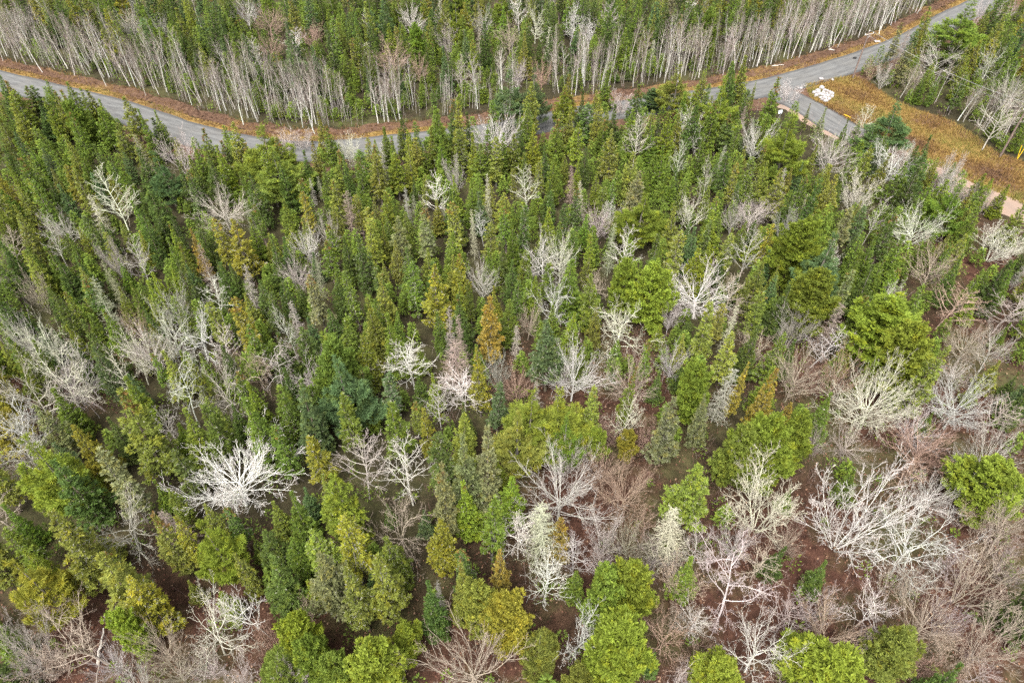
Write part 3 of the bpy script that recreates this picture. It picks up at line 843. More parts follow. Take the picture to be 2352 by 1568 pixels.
# --- leafless trees, read off the photo: (kind, x, y, crown width, height, colour, landmark phrase)
BPAL.update({k: PAL[k] for k in ('cream', 'ash', 'pink')}); BPAL['grey'] = ((0.30, 0.31, 0.22), 'greyish green')
BPAL['ashb'] = ((0.36, 0.31, 0.30), 'purplish grey')
BARE = [
 ('maple', 525, 1080, 275, 11.5, 'white', 'big bright white crooked maple'),
 ('maple', 1290, 1105, 235, 12, 'pinkw', 'wide pinkish white domed maple'),
 ('maple', 1450, 1105, 150, 11, 'brown', 'reddish brown fan-crowned maple'),
 ('maple', 1320, 832, 155, 12, 'white', 'bright white domed maple'),
 ('maple', 1454, 848, 140, 11, 'beige', 'beige domed maple'),
 ('maple', 1615, 640, 190, 12, 'white', 'large white crooked oak'),
 ('gnarl', 1427, 728, 140, 11, 'lichen', 'lichened cream crooked maple'),
 ('leader', 941, 820, 105, 10, 'white', 'white open tree in the middle'),
 ('leader', 1064, 880, 100, 10, 'white', 'white bare tree with a forked stem'),
 ('dome', 1187, 868, 80, 8, 'brown', None),
 ('maple', 2025, 900, 180, 12, 'lichen', 'wide lichened open-crowned maple'),
 ('maple', 2231, 895, 165, 12, 'white', 'tall white spreading maple'),
 ('dome', 2241, 765, 95, 9, 'beige', None),
 ('dome', 2301, 780, 85, 9, 'greyw', None),
 ('dome', 2160, 590, 95, 10, 'beige', None),
 ('fan', 2301, 545, 125, 8, 'lichen', 'cream spreading bare tree'),
 ('dome', 1841, 835, 115, 11, 'beige', None),
 ('dome', 1941, 835, 105, 11, 'brown', 'brown fine-twigged maple'),
 ('fan', 1828, 735, 95, 9, 'greyw', None),
 ('gnarl', 2051, 680, 75, 10, 'white', None),
 ('fan', 1775, 1130, 215, 13, 'lichen', 'broad upright fan of pale stems'),
 ('fan', 1985, 1160, 250, 15, 'white', 'huge white many-stemmed maple'),
 ('gnarl', 2125, 1225, 200, 13, 'white', 'white maple leaning out over the brown floor'),
 ('snag', 1685, 1345, 240, 11, 'pinkw', 'pale twisted dead oak with long level limbs'),
 ('gnarl', 1755, 1475, 155, 11, 'white', 'bright white tangled tree'),
 ('dome', 1905, 1445, 160, 7, 'brown', None),
 ('gnarl', 2012, 1385, 135, 8, 'white', 'white tree with drooping limbs'),
 ('dome', 2141, 1412, 155, 9, 'beige', None),
 ('fan', 2268, 1310, 165, 12, 'beige', None),
 ('fan', 2311, 1450, 155, 11, 'beige', None),
 ('gnarl', 1610, 1500, 115, 7, 'brown', None),
 ('dome', 2300, 1020, 130, 10, 'greyw', None),
 ('dome', 2135, 1010, 145, 9, 'brown', None),
 ('maple', 1084, 1515, 265, 12, 'beige', 'huge beige domed maple at the bottom edge'),
 ('gnarl', 1330, 1423, 130, 11, 'white', 'white ragged tree beside the two bright rounded conifers'),
 ('leader', 1190, 1215, 95, 10, 'white', None),
 ('leader', 1257, 1328, 90, 10, 'white', 'white herringbone-branched tree'),
 ('leader', 1324, 1270, 85, 9, 'pinkw', None),
 ('bush', 1397, 1290, 85, 5, 'white', 'bright white bushy sapling'),
 ('dome', 1450, 1238, 105, 8, 'beige', None),
 ('gnarl', 910, 1180, 150, 11, 'beige', 'beige crooked oak'),
 ('gnarl', 1537, 1446, 75, 9, 'brown', None),
 ('gnarl', 263, 1185, 135, 11, 'greyw', 'grey spreading tree'),
 ('gnarl', 457, 1425, 115, 12, 'lichen', 'greenish twisted tree'),
 ('dome', 360, 1466, 120, 11, 'beige', 'beige bare dome in the lower corner'),
 ('gnarl', 157, 1440, 200, 13, 'beige', 'wide beige bare tree in the lower corner'),
 ('fan', 33, 1480, 130, 12, 'greyw', None),
 ('dome', 283, 1545, 120, 9, 'greyw', None),
 ('bush', 612, 1470, 95, 6, 'brown', 'red-brown bush'),
 ('leader', 575, 1385, 110, 13, 'white', 'forked white tree with purplish twigs'),
 ('gnarl', 87, 755, 105, 13, 'lichen', None),
 ('dome', 20, 740, 95, 12, 'greyw', None),
 ('gnarl', 112, 838, 120, 14, 'lichen', 'lichened leaning maple with a long bare stem'),
 ('gnarl', 58, 885, 125, 14, 'greyw', None),
 ('gnarl', 170, 822, 70, 12, 'pinkw', None),
 ('gnarl', 33, 940, 80, 13, 'white', None),
 ('gnarl', 30, 1010, 80, 12, 'greyw', None),
 ('snag', 187, 897, 70, 9, 'pinkw', None),
 ('leader', 267, 845, 60, 12, 'lichen', None),
 ('gnarl', 288, 790, 75, 12, 'lichen', None),
 ('dome', 325, 785, 65, 11, 'white', None),
 ('gnarl', 383, 738, 80, 12, 'lichen', 'yellowish lichened open tree'),
 ('gnarl', 440, 742, 75, 11, 'white', None),
 ('dome', 387, 683, 70, 11, 'greyw', None),
 ('leader', 487, 672, 70, 10, 'lichen', 'cream upright bare tree'),
 ('snag', 412, 890, 75, 13, 'white', 'bright white dead snag with stubby limbs'),
 ('gnarl', 508, 862, 80, 12, 'greyw', None),
 ('snag', 582, 838, 45, 10, 'beige', None),
 ('snag', 627, 832, 55, 11, 'pinkw', None),
 ('gnarl', 703, 845, 80, 11, 'pinkw', 'pinkish white tree'),
 ('leader', 663, 755, 45, 11, 'lichen', None),
 ('fan', 260, 580, 50, 10, 'greyw', None),
 ('leader', 313, 586, 55, 11, 'greyw', None),
 ('leader', 112, 540, 50, 12, 'greyw', None),
 ('gnarl', 373, 955, 60, 7, 'pinkw', None),
 ('dome', 700, 545, 65, 9, 'white', 'small white dome among spruces'),
 ('dome', 673, 613, 55, 9, 'greyw', None),
 ('dome', 1290, 562, 85, 11, 'lichen', 'cream bushy bare tree'),
 ('gnarl', 1250, 570, 60, 11, 'white', None),
 ('dome', 1104, 625, 55, 9, 'pinkw', 'small pinkish bare dome'),
 ('gnarl', 1274, 667, 80, 11, 'white', 'white forked open tree'),
 ('dome', 1214, 716, 65, 8, 'beige', None),
 ('leader', 1437, 568, 65, 12, 'white', None),
 ('dome', 1545, 703, 65, 8, 'pinkw', None),
 ('dome', 1549, 806, 70, 9, 'pinkw', None),
 ('leader', 1437, 950, 75, 11, 'lichen', None),
 ('dome', 1310, 1035, 80, 8, 'pinkw', None),
 ('leader', 1718, 573, 70, 11, 'greyw', None),
 ('dome', 1137, 288, 112, 12, 'pinkw', 'tall pinkish white tree in front of the road'),
 ('maple', 503, 456, 155, 10, 'greyw', 'broad white domed tree'),
 ('leader', 257, 455, 105, 13, 'lichen', 'pale tree with a lichened leader'),
 ('gnarl', 135, 503, 75, 9, 'greyw', None),
 ('fan', 405, 335, 80, 10, 'pinkw', 'pinkish upright tree against the road'),
 ('bush', 655, 320, 60, 4, 'pinkw', None),
 ('bush', 695, 318, 55, 4, 'pinkw', None),
 ('bush', 625, 308, 45, 3.5, 'brown', None),
 ('fan', 800, 335, 75, 8, 'lichen', None),
 ('leader', 997, 438, 60, 11, 'white', 'slender white fan above the spruces'),
 ('fan', 1044, 385, 50, 10, 'greyw', None),
 ('leader', 1210, 422, 65, 11, 'lichen', 'cream leader-stemmed tree'),
 ('leader', 1464, 312, 60, 12, 'greyw', None),
 ('gnarl', 1586, 275, 85, 11, 'white', 'white round-headed tree near the road'),
 ('leader', 1559, 362, 35, 10, 'lichen', None),
 ('dome', 1377, 493, 65, 9, 'pinkw', None),
 ('bush', 1427, 235, 65, 5, 'pinkw', None),
 ('dome', 1741, 300, 80, 11, 'white', 'white round-crowned tree below the junction'),
 ('bush', 1815, 208, 55, 5, 'white', 'white wispy bush at the junction'),
 ('leader', 1990, 275, 48, 9, 'lichen', 'cream slim tree on the clearing edge'),
 ('dome', 1915, 328, 105, 11, 'pinkw', None),
 ('gnarl', 2061, 350, 115, 11, 'white', 'white bushy tree by the gravel track'),
 ('fan', 2188, 385, 55, 11, 'pinkw', None),
 ('fan', 1978, 433, 100, 9, 'lichen', None),
 ('dome', 1738, 463, 100, 9, 'pinkw', 'pinkish fan-shaped bare tree'),
 ('gnarl', 1598, 467, 80, 11, 'lichen', 'cream crooked tree'),
 ('leader', 1628, 400, 35, 10, 'lichen', None),
 ('dome', 1690, 485, 55, 8, 'greyw', None),
 ('dome', 2128, 490, 120, 11, 'lichen', None),
 ('leader', 2011, 493, 45, 10, 'greyw', None),
 ('leader', 2300, 262, 85, 13, 'greyw', 'pale leaning tree at the forest edge'),
 ('gnarl', 2168, 112, 95, 12, 'greyw', 'grey spreading tree right of the far road'),
 ('gnarl', 2285, 127, 75, 11, 'greyw', None),
 ('dome', 2331, 190, 75, 11, 'greyw', 'grey bare tree above the wires'),
 ('fan', 2008, 150, 45, 6, 'brown', None),
 ('fan', 2035, 165, 40, 7, 'greyw', None),
 ('leader', 2178, 432, 45, 11, 'pinkw', None),
 ('dome', 940, 27, 65, 10, 'white', 'white fan-shaped tree by the upper edge'),
 ('fan', 1030, 82, 48, 11, 'greyw', 'upright grey fan of stems beyond the road'),
 ('dome', 900, 112, 95, 10, 'brown', 'brown hazy dome beyond the road'),
 ('leader', 1194, 20, 45, 12, 'white', None),
 ('gnarl', 1230, 33, 50, 11, 'lichen', None),
 ('gnarl', 1314, 30, 65, 12, 'white', 'white spreading tree near the upper edge'),
 ('gnarl', 1357, 58, 55, 10, 'white', None),
 ('dome', 1170, 62, 60, 10, 'beige', None),
 ('dome', 1110, 32, 50, 10, 'greyw', None),
 ('dome', 293, 38, 50, 10, 'greyw', None),
 ('dome', 360, 48, 55, 10, 'greyw', 'grey bare tree in the far wood'),
 ('birch', 463, 62, 25, 12, 'white', 'lone white birch deep in the far wood'),
 ('dome', 610, 30, 75, 10, 'brown', None),
 ('dome', 713, 58, 70, 10, 'brown', 'broad russet tree in the far wood'),
 ('dome', 613, 92, 60, 9, 'brown', 'russet hazy tree behind the birches'),
 ('dome', 560, 8, 60, 10, 'pinkw', None),
 ('dome', 20, 30, 70, 11, 'greyw', None),
 ('dome', 960, 140, 50, 9, 'brown', None),
 ('leader', 1057, 157, 35, 11, 'pinkw', None),
 ('leader', 1090, 177, 35, 11, 'greyw', None),
 ('dome', 1190, 152, 50, 9, 'pinkw', None),
 ('dome', 1245, 150, 50, 9, 'brown', None),
 ('dome', 300, 730, 40, 8, 'brown', None),
 ('dome', 1880, 990, 55, 7, 'ashb', None),
 ('dome', 2320, 1180, 110, 9, 'beige', None),
 ('dome', 1700, 1230, 110, 8, 'pinkw', None),
 ('bush', 1500, 1010, 90, 5, 'brown', None),
 ('bush', 1405, 985, 70, 5, 'brown', None),
 ('bush', 1570, 1420, 80, 4, 'beige', None),
 ('bush', 2200, 1500, 110, 5, 'beige', None),
 ('bush', 2060, 1480, 100, 4, 'brown', None),
 ('bush', 80, 1545, 110, 5, 'beige', None),
 ('bush', 470, 1530, 90, 4, 'pinkw', None),
 ('bush', 700, 1400, 60, 4, 'beige', None),
]
for k, x, y, w, h, c, m in BARE:
    if x < 330 and 680 < y < 1060:
        w *= 0.84
    T(k, x, y, w, h * 0.80, c, mark=m)

for x, y in [(1560, 1330), (1620, 1250), (1740, 1290), (1830, 1235), (1870, 1380), (1800, 1420), (1960, 1470), (2060, 1330), (2110, 1340), (2180, 1290), (2200, 1400), (2230, 1170), (2160, 1120),
             (2090, 1090), (2250, 1080), (2330, 1300), (2120, 1530), (2250, 1540), (1820, 1530), (1560, 1545), (1480, 1190), (1400, 1210), (1380, 1060), (1510, 1270), (2290, 950), (2120, 960),
             (1950, 1010), (2330, 700), (2180, 690), (1760, 790), (1880, 780), (230, 1500), (100, 1400), (400, 1540), (540, 1540), (300, 1400), (690, 1540), (900, 1545), (2210, 840), (1600, 1420)]:
    T(str(rng.choice(['dome', 'fan', 'gnarl', 'leader'])), x + rng.uniform(-12, 12), y + rng.uniform(-12, 12), rng.uniform(70, 125), rng.uniform(4.0, 6.5),
      str(rng.choice(['beige', 'greyw', 'brown', 'ashb', 'pinkw'])), fixed='birch')

# --- distinctive evergreens: tip position, crown width, height
EVER = [
 ('round', 1848, 505, 100, 13, 'bright', 'tall rounded bright conifer'),
 ('round', 1888, 620, 115, 12, 'bright', None),
 ('round', 2061, 690, 165, 12, 'bright', 'broad rounded bright conifer'),
 ('round', 2112, 745, 128, 12, 'bright', 'dense rounded bright conifer'),
 ('round', 1612, 830, 85, 11, 'bright', None),
 ('round', 2300, 1065, 140, 9, 'bright', 'dense bright conifer at the picture edge'),
 ('round', 1462, 1295, 115, 11, 'bright', None),
 ('round', 1405, 1320, 105, 11, 'green', None),
 ('round', 1427, 1435, 160, 12, 'bright', 'big bright rounded conifer near the bottom edge'),
 ('round', 830, 1485, 135, 11, 'bright', 'bright rounded conifer at the bottom edge'),
 ('round', 760, 1515, 95, 9, 'green', None),
 ('round', 1925, 1500, 175, 10, 'bright', None),
 ('round', 1668, 1520, 110, 9, 'bright', None),
 ('round', 2088, 1455, 115, 9, 'olive', None),
 ('round', 1785, 965, 130, 12, 'bright', None),
 ('round', 1725, 995, 110, 10, 'green', None),
 ('round', 1845, 955, 90, 10, 'bright', None),
 ('round', 1378, 985, 52, 6, 'bright', 'small bright bushy conifer'),
 ('round', 1446, 985, 46, 6, 'yellow', None),
 ('pine', 1220, 895, 130, 12, 'bright', None),
 ('pine', 1290, 900, 120, 12, 'bright', 'broad feathery bright pine'),
 ('pine', 1190, 955, 110, 10, 'olive', None),
 ('pine', 1300, 955, 90, 10, 'green', None),
 ('round', 1505, 610, 95, 12, 'bright', None),
 ('round', 1445, 600, 80, 11, 'bright', None),
 ('pine', 1545, 600, 70, 11, 'bright', None),
 ('spruce', 1124, 683, 78, 12, 'gold', 'golden yellow dense spruce'),
 ('spruce', 1097, 800, 55, 13, 'yellow', 'slim yellow-green spruce'),
 ('spruce', 994, 610, 80, 13, 'yellow', None),
 ('spruce', 533, 508, 75, 12, 'yellow', 'yellow-green spruce near the shaded hollow'),
 ('spruce', 437, 530, 34, 11, 'gold', None),
 ('spruce', 1715, 832, 40, 11, 'gold', 'slim golden spruce'),
 ('spruce', 1780, 850, 65, 12, 'gold', 'ragged golden yellow spruce'),
 ('spruce', 1820, 925, 42, 6, 'gold', None),
 ('spruce', 1150, 1275, 70, 11, 'gold', 'orange-tinged spruce'),
 ('spruce', 1260, 740, 90, 13, 'blue', 'wide blue-green spruce'),
 ('spruce', 1447, 842, 42, 12, 'green', 'narrow green spire in front of the beige maple'),
 ('spruce', 265, 902, 125, 16, 'olive', 'very tall shaggy olive spruce'),
 ('spruce', 1065, 1000, 80, 16, 'grey', 'tall grey-green spruce of a twin'),
 ('spruce', 1112, 985, 85, 16, 'grey', 'taller grey-green spruce of a twin'),
 ('spruce', 1010, 1065, 75, 14, 'grey', None),
 ('fir', 1070, 1110, 80, 10, 'bright', None),
 ('spruce', 1550, 910, 85, 13, 'grey', None),
 ('spruce', 1610, 1060, 110, 13, 'olive', 'olive spruce above the fan of pale stems'),
 ('spruce', 1005, 1205, 85, 11, 'yellow', None),
 ('spruce', 730, 1270, 110, 14, 'grey', 'pale grey-green tall spruce'),
 ('spruce', 800, 1310, 90, 13, 'olive', None),
 ('spruce', 870, 1280, 105, 13, 'olive', None),
 ('spruce', 225, 1285, 120, 13, 'olive', None),
 ('spruce', 290, 1335, 100, 11, 'yellow', None),
 ('round', 258, 1408, 78, 9, 'bright', 'bright round conifer among bare trees'),
 ('spruce', 345, 1180, 80, 12, 'olive', None),
 ('spruce', 395, 1190, 55, 11, 'yellow', None),
 ('round', 670, 1410, 95, 11, 'bright', None),
 ('round', 705, 1470, 90, 10, 'green', None),
 ('pine', 620, 1510, 110, 8, 'green', None),
 ('pine', 30, 1290, 120, 12, 'yellow', 'yellow-green feathery pine at the picture edge'),
 ('round', 925, 1445, 75, 7, 'bright', None),
 ('round', 1160, 1360, 115, 11, 'yellow', None),
 ('round', 1100, 1340, 90, 11, 'olive', None),
 ('round', 1330, 1530, 60, 7, 'olive', None),
 ('fir', 1060, 1300, 80, 11, 'olive', None),
 ('fir', 985, 1340, 75, 11, 'dark', None),
 ('pine', 1240, 1450, 90, 9, 'olive', None),
 ('fir', 358, 1105, 52, 6, 'green', None),
 ('fir', 1595, 1280, 70, 8, 'green', None),
 ('pine', 2068, 240, 95, 10, 'blue', 'blue-green pine standing on the clearing'),
 ('pine', 2012, 292, 60, 6, 'blue', None),
 ('pine', 1825, 268, 105, 13, 'bright', 'large layered bright pine below the junction'),
 ('spruce', 1788, 180, 60, 12, 'green', 'tall spruce standing before the junction'),
 ('fir', 1898, 250, 30, 7, 'grey', None),
 ('fir', 1950, 275, 30, 7, 'green', None),
 ('spruce', 1861, 238, 16, 7, 'olive', None),
 ('spruce', 1738, 187, 14, 7, 'olive', None),
 ('pine', 1170, 165, 85, 13, 'blue', 'dark blue-green pine by the road bend'),
 ('pine', 1230, 160, 65, 13, 'blue', None),
 ('spruce', 1218, 190, 52, 13, 'olive', None),
 ('round', 1502, 205, 50, 5, 'blue', 'low dark blue-green conifer on the roadside'),
 ('pine', 1560, 150, 85, 12, 'olive', None),
 ('pine', 1670, 185, 75, 13, 'bright', None),
 ('spruce', 1690, 150, 48, 13, 'dark', None),
 ('pine', 600, 290, 120, 12, 'bright', 'feathery bright pine against the road'),
 ('pine', 625, 345, 110, 11, 'olive', None),
 ('round', 160, 235, 60, 11, 'green', None),
 ('pine', 355, 350, 75, 11, 'blue', None),
 ('pine', 1915, 540, 110, 13, 'blue', 'open blue-green pine with a white stem'),
 ('pine', 1880, 485, 80, 11, 'green', None),
 ('pine', 1480, 445, 110, 10, 'bright', None),
 ('pine', 2210, 420, 85, 11, 'green', 'bright layered pine beside the gravel track'),
 ('spruce', 2130, 350, 60, 11, 'dark', None),
 ('spruce', 1005, 250, 60, 13, 'green', None),
 ('spruce', 1050, 240, 55, 13, 'olive', None),
 ('pine', 2230, 5, 130, 14, 'green', 'large green pine by the far end of the road'),
 ('lichen', 1697, 695, 28, 11, 'cream', 'cream lichened dead spire'),
 ('lichen', 1676, 838, 55, 11, 'ash', 'ash grey dead conifer'),
 ('lichen', 1264, 1148, 90, 12, 'cream', 'pale cream drooping dead conifer'),
 ('spruce', 1285, 1190, 75, 9, 'gold', None),
 ('lichen', 1572, 1180, 85, 11, 'cream', 'cream frosted dead conifer'),
 ('lichen', 1935, 685, 45, 11, 'pink', 'leaning pinkish dead conifer'),
 ('lichen', 1037, 770, 75, 10, 'pink', 'fuzzy pinkish grey dead conifer'),
 ('lichen', 1055, 725, 30, 10, 'pink', None),
 ('lichen', 1027, 700, 28, 11, 'ash', None),
 ('lichen', 1119, 400, 16, 11, 'cream', 'thin cream dead spire'),
 ('lichen', 1404, 320, 26, 10, 'ash', None),
 ('lichen', 450, 565, 32, 10, 'pink', None),
 ('lichen', 790, 440, 40, 10, 'pink', None),
 ('lichen', 553, 610, 30, 9, 'ash', None),
 ('lichen', 1085, 480, 18, 10, 'cream', None),
 ('lichen', 670, 690, 38, 11, 'ash', None),
 ('lichen', 205, 640, 40, 11, 'grey', None),
 ('lichen', 373, 1165, 50, 8, 'pink', None),
 ('lichen', 1000, 1330, 20, 10, 'ash', None),
]
NEAR = [(2040, 352), (2082, 374), (2112, 388), (2150, 398), (2180, 414), (2232, 440), (2262, 455), (13, 187), (57, 200), (85, 228), (110, 203), (140, 209), (203, 207), (225, 250), (283, 223), (317, 252), (350, 273), (463, 297), (500, 335), (533, 283), (560, 330), (733, 260), (752, 292),
        (1037, 230), (997, 247), (937, 300), (856, 333), (900, 313), (954, 317), (1017, 293), (1077, 260), (1211, 240), (1297, 200), (1304, 173), (1281, 277),
        (1377, 230), (1394, 163), (1467, 197), (1454, 253), (1537, 260), (1615, 167), (1685, 143), (1715, 130), (1645, 233), (1678, 260), (1618, 310), (1330, 285), (1410, 300), (1500, 290),
        (780, 345), (820, 360), (640, 360), (1100, 330), (1180, 310), (30, 240), (160, 262), (260, 285), (1575, 215), (1600, 245)]
for i_, (x, y) in enumerate(NEAR):
    T('spruce' if i_ % 3 else 'fir', x, y, 44 + 4 * (i_ % 5), 7.0 + 0.7 * (i_ % 4), ['olive', 'green', 'dark', 'green', 'bright', 'olive', 'green'][i_ % 7])
for x in list(range(0, 240, 26)) + list(range(520, 1660, 28)):
    yr = np.interp(x, [0, 70, 260, 417, 560, 717, 900, 1131, 1337, 1500, 1741], [186, 203, 250, 302, 335, 348, 332, 305, 265, 243, 205])
    if rng.random() < 0.85:
        T(str(rng.choice(['spruce', 'fir', 'black'])), x + rng.uniform(-10, 10), yr + rng.uniform(-30, 22), rng.uniform(34, 52), rng.uniform(6.5, 9), str(rng.choice(['olive', 'green', 'dark', 'olive', 'bright'])))
for k, x, y, w, h, c, m in EVER:
    T(k, x, y, w, h * 0.80, c, mark=m)

# --- birches and other slim hardwoods along the far side of the road
nrm = normals2(MAIN)
if nrm[len(nrm) // 2][1] < 0:
    nrm = -nrm
arc = np.cumsum(np.r_[0, np.linalg.norm(np.diff(MAIN, axis=0), axis=1)])
def on_road(s, off):
    i = np.interp(s, arc, np.arange(len(arc)))
    i0 = min(int(i), len(MAIN) - 2); f = i - i0
    p = MAIN[i0] * (1 - f) + MAIN[i0 + 1] * f
    n_ = nrm[i0] * (1 - f) + nrm[i0 + 1] * f
    return p + n_ * off
s = 0.0
while s < arc[-1]:
    p = on_road(s, 8.0)
    px, py, dep = proj((p[0], p[1], 0))
    dens = 0.0
    if px < 930: dens = 1.0
    elif px < 1270: dens = 0.28
    elif px < 1560: dens = 0.85
    else: dens = 1.25
    clump = max(0.05, 0.62 + 0.5 * math.sin(s * 0.33) + 0.35 * math.sin(s * 0.87 + 1.0))
    if -60 < px < 2200 and py > -40:
        for r_ in range(4):
            if rng.random() < dens * clump * (0.55, 0.5, 0.45, 0.4)[r_]:
                off = (8.0, 10.2, 12.8, 16.0)[r_] + rng.normal(0, 1.0)
                q = on_road(s + rng.uniform(-0.7, 0.7), off)
                col = str(rng.choice(['white', 'white', 'greyw']))
                T('birch', 0, 0, None, rng.uniform(7.5, 11.5), col, w=rng.uniform(1.8, 3.0), pos=(q[0], q[1]), lean=rng.uniform(0.02, 0.2), fixed='birch')
    s += 1.0

s = 0.0
while s < arc[-1]:
    q = on_road(s, 9.6 + abs(rng.normal(0, 3.5)))
    px, py, dep = proj((q[0], q[1], 0))
    if -60 < px < 2200 and py > -40 and rng.random() < 0.6:
        T(str(rng.choice(['fir', 'spruce'])), 0, 0, None, rng.uniform(1.6, 4.2), str(rng.choice(['dark', 'green', 'olive', 'dark'])), w=rng.uniform(1.2, 2.2), pos=(q[0], q[1]), fixed='birch')
    s += 1.3

tn = normals2(TRACK)
if tn[len(tn) // 2][1] > 0:
    tn = -tn
for i in range(2, int(len(TRACK) * 0.72), 2):
    q = TRACK[i] + tn[i] * (3.6 + abs(rng.normal(0, 1.2)))
    px = proj((q[0], q[1], 0))[0]
    if px > 2285:
        continue
    if rng.random() < 0.7:
        T(str(rng.choice(['fir', 'spruce', 'hemlock'])), 0, 0, None, rng.uniform(3.4, 5.6), str(rng.choice(['green', 'olive', 'dark', 'bright'])), w=rng.uniform(1.8, 2.8), pos=(q[0], q[1]), fixed='birch')
    else:
        T('bush', 0, 0, None, rng.uniform(3, 4.5), str(rng.choice(['pinkw', 'greyw'])), w=rng.uniform(2.5, 4), pos=(q[0], q[1]), fixed='birch')

# pale slim hardwoods at the edge of the wood behind the clearing
for i in range(16):
    t = rng.random()
    x = 2075 + t * 270 + rng.normal(0, 8); y = 235 + t * 110 - rng.uniform(4, 26)
    T('birch', x, y, None, rng.uniform(6, 10), rng.choice(['greyw', 'greyw', 'white']), w=rng.uniform(2, 3), fixed='birch')

# ------------------------------------------------------------------ fill the wood between the trees read off the photo
def capsule(tr):
    b = proj((tr['x'], tr['y'], 0.12 * tr['h']))
    t = proj((tr['x'], tr['y'], tr['h']))
    return b, t

MARKS = []
for tr in TREES:
    if tr['fixed'] is True:
        w = tr['w'] or 3.0
        cz = tr['h'] * (0.45 if tr['kind'] in CONIF else 0.62)
        cx, cy, cd = proj((tr['x'], tr['y'], cz))
        MARKS.append((cx, cy, 0.5 * w / cd * FPX, cd, tr['kind'] in CONIF, tr['h'] / cd * FPX))
MARKS = np.array(MARKS, dtype=float)
WINDOWS = [(255, 246, 330, 270), (390, 296, 490, 314), (1735, 165, 1850, 235), (1845, 225, 1990, 325), (1865, 190, 2000, 255),
           (2060, 288, 2150, 318), (2220, 352, 2352, 400), (1760, 120, 1985, 190), (2290, 445, 2352, 490), (0, 195, 90, 212), (1645, 250, 1665, 290), (1215, 275, 1260, 300)]

def zone_density(x, y):
    """How thick the evergreens stand (x, y: photo position of the middle of the tree)."""
    if x > 1500 and y > 1000: return 0.28
    if x > 2130 and y > 700: return 0.40
    if 1180 < x < 1530 and 960 < y < 1340: return 0.25
    if x < 640 and y > 1360: return 0.45
    if x < 330 and 700 < y < 1040: return 0.8
    if x > 1780 and 640 < y <= 1000: return 0.7
    if x > 2050 and 400 < y < 720: return 0.85
    return 1.0

fixed_xy = np.array([(t['x'], t['y'], (t['w'] or 3) * (0.36 if t['kind'] in CONIF else 0.24)) for t in TREES])
fill = []
cell = {}
def far_enough(x, y, r):
    ix, iy = int(x // 4), int(y // 4)
    for a in range(ix - 2, ix + 3):
        for b in range(iy - 2, iy + 3):
            for (u, v, rr) in cell.get((a, b), ()):
                if (u - x) ** 2 + (v - y) ** 2 < (r + rr) ** 2:
                    return False
    return True
for x, y, r_ in fixed_xy:
    cell.setdefault((int(x // 4), int(y // 4)), []).append((x, y, r_))

def try_fill(n, hr, rr, small):
    X = rng.uniform(-190, 190, n); Y = rng.uniform(6, 235, n)
    Q = np.column_stack([X, Y])
    dm = dist_to(MAIN, Q); ds = dist_to(SIDE, Q); dt = dist_to(TRACK, Q); dc = np.where(in_poly(CLEAR, Q), -1.0, dist_to(CLEAR, Q))
    ok = (dm > 4.9) & (ds > 4.6) & (dt > 4.2) & (dc > 1.0)
    # far side of the road: keep the ditch free
    for i in np.nonzero(ok)[0]:
        x, y = X[i], Y[i]
        fy = float(np.interp(proj((x, y, 0))[1], [0, 180, 300, 800, 1000, 1568], [1.0, 1.0, 0.84, 0.88, 1.06, 1.12]))
        h = rng.uniform(*hr) * fy
        mx, my, md = proj((x, y, 0.5 * h))
        tx, ty, td = proj((x, y, h))
        bx_, by_, bd = proj((x, y, 0))
        if mx < -60 or mx > 2412 or by_ < -8 or ty > 1600 or md < 5:
            continue
        far = by_ < np.interp(bx_, [0, 417, 717, 1131, 1741, 2185], [185, 300, 345, 300, 205, 40])
        if far and dm[i] < (15.0 if not small else 10.0):
            continue
        if zone_density(mx, my) < 0.5 and h > 6.0 and rng.random() < 0.8:
            continue
        if rng.random() > zone_density(mx, my) * (1.0 if not small else 0.9):
            continue
        w = h * rng.uniform(0.34, 0.50) * (1.1 if small else 1.0)
        w = min(w, 4.4)
        rad = rr * rng.uniform(0.8, 1.15) * fy
        if not far_enough(x, y, rad):
            continue
        # do not hide what the photo shows clearly
        hw = 0.5 * w / md * FPX
        bad = False
        for (x0, y0, x1, y1) in WINDOWS:
            if tx < x1 + hw * 0.4 and tx > x0 - hw * 0.4 and ty < y1 and by_ - 6 > y0 and min(by_, y1) - max(ty, y0) > 5:
                bad = True; break
        if bad:
            continue
        d2 = MARKS[:, 3]
        near = md < d2 + 1.0
        fx = np.abs(MARKS[:, 0] - (tx * 0.7 + mx * 0.3)); 
        rr_ = MARKS[:, 2] * np.where(MARKS[:, 4] > 0.5, 0.6, 1.0)
        fy0 = MARKS[:, 1] + rr_ * 0.55
        hid = near & (fx < rr_ * 0.75 + hw * 0.4) & (ty < fy0) & (by_ > MARKS[:, 1] - rr_)
        if hid.any():
            continue
        cell.setdefault((int(x // 4), int(y // 4)), []).append((x, y, rad))
        fill.append((x, y, h, w, mx, my, far))

try_fill(11000, (7.4, 10.6), 1.4, False)
try_fill(18000, (5.4, 8.2), 0.95, False)
try_fill(16000, (2.6, 5.2), 0.7, True)

def patch(x, y, k):
    return math.sin(x * 0.11 * k + 1.3) * math.sin(y * 0.13 * k + 0.4) + 0.5 * math.sin(x * 0.23 * k + y * 0.19 * k)

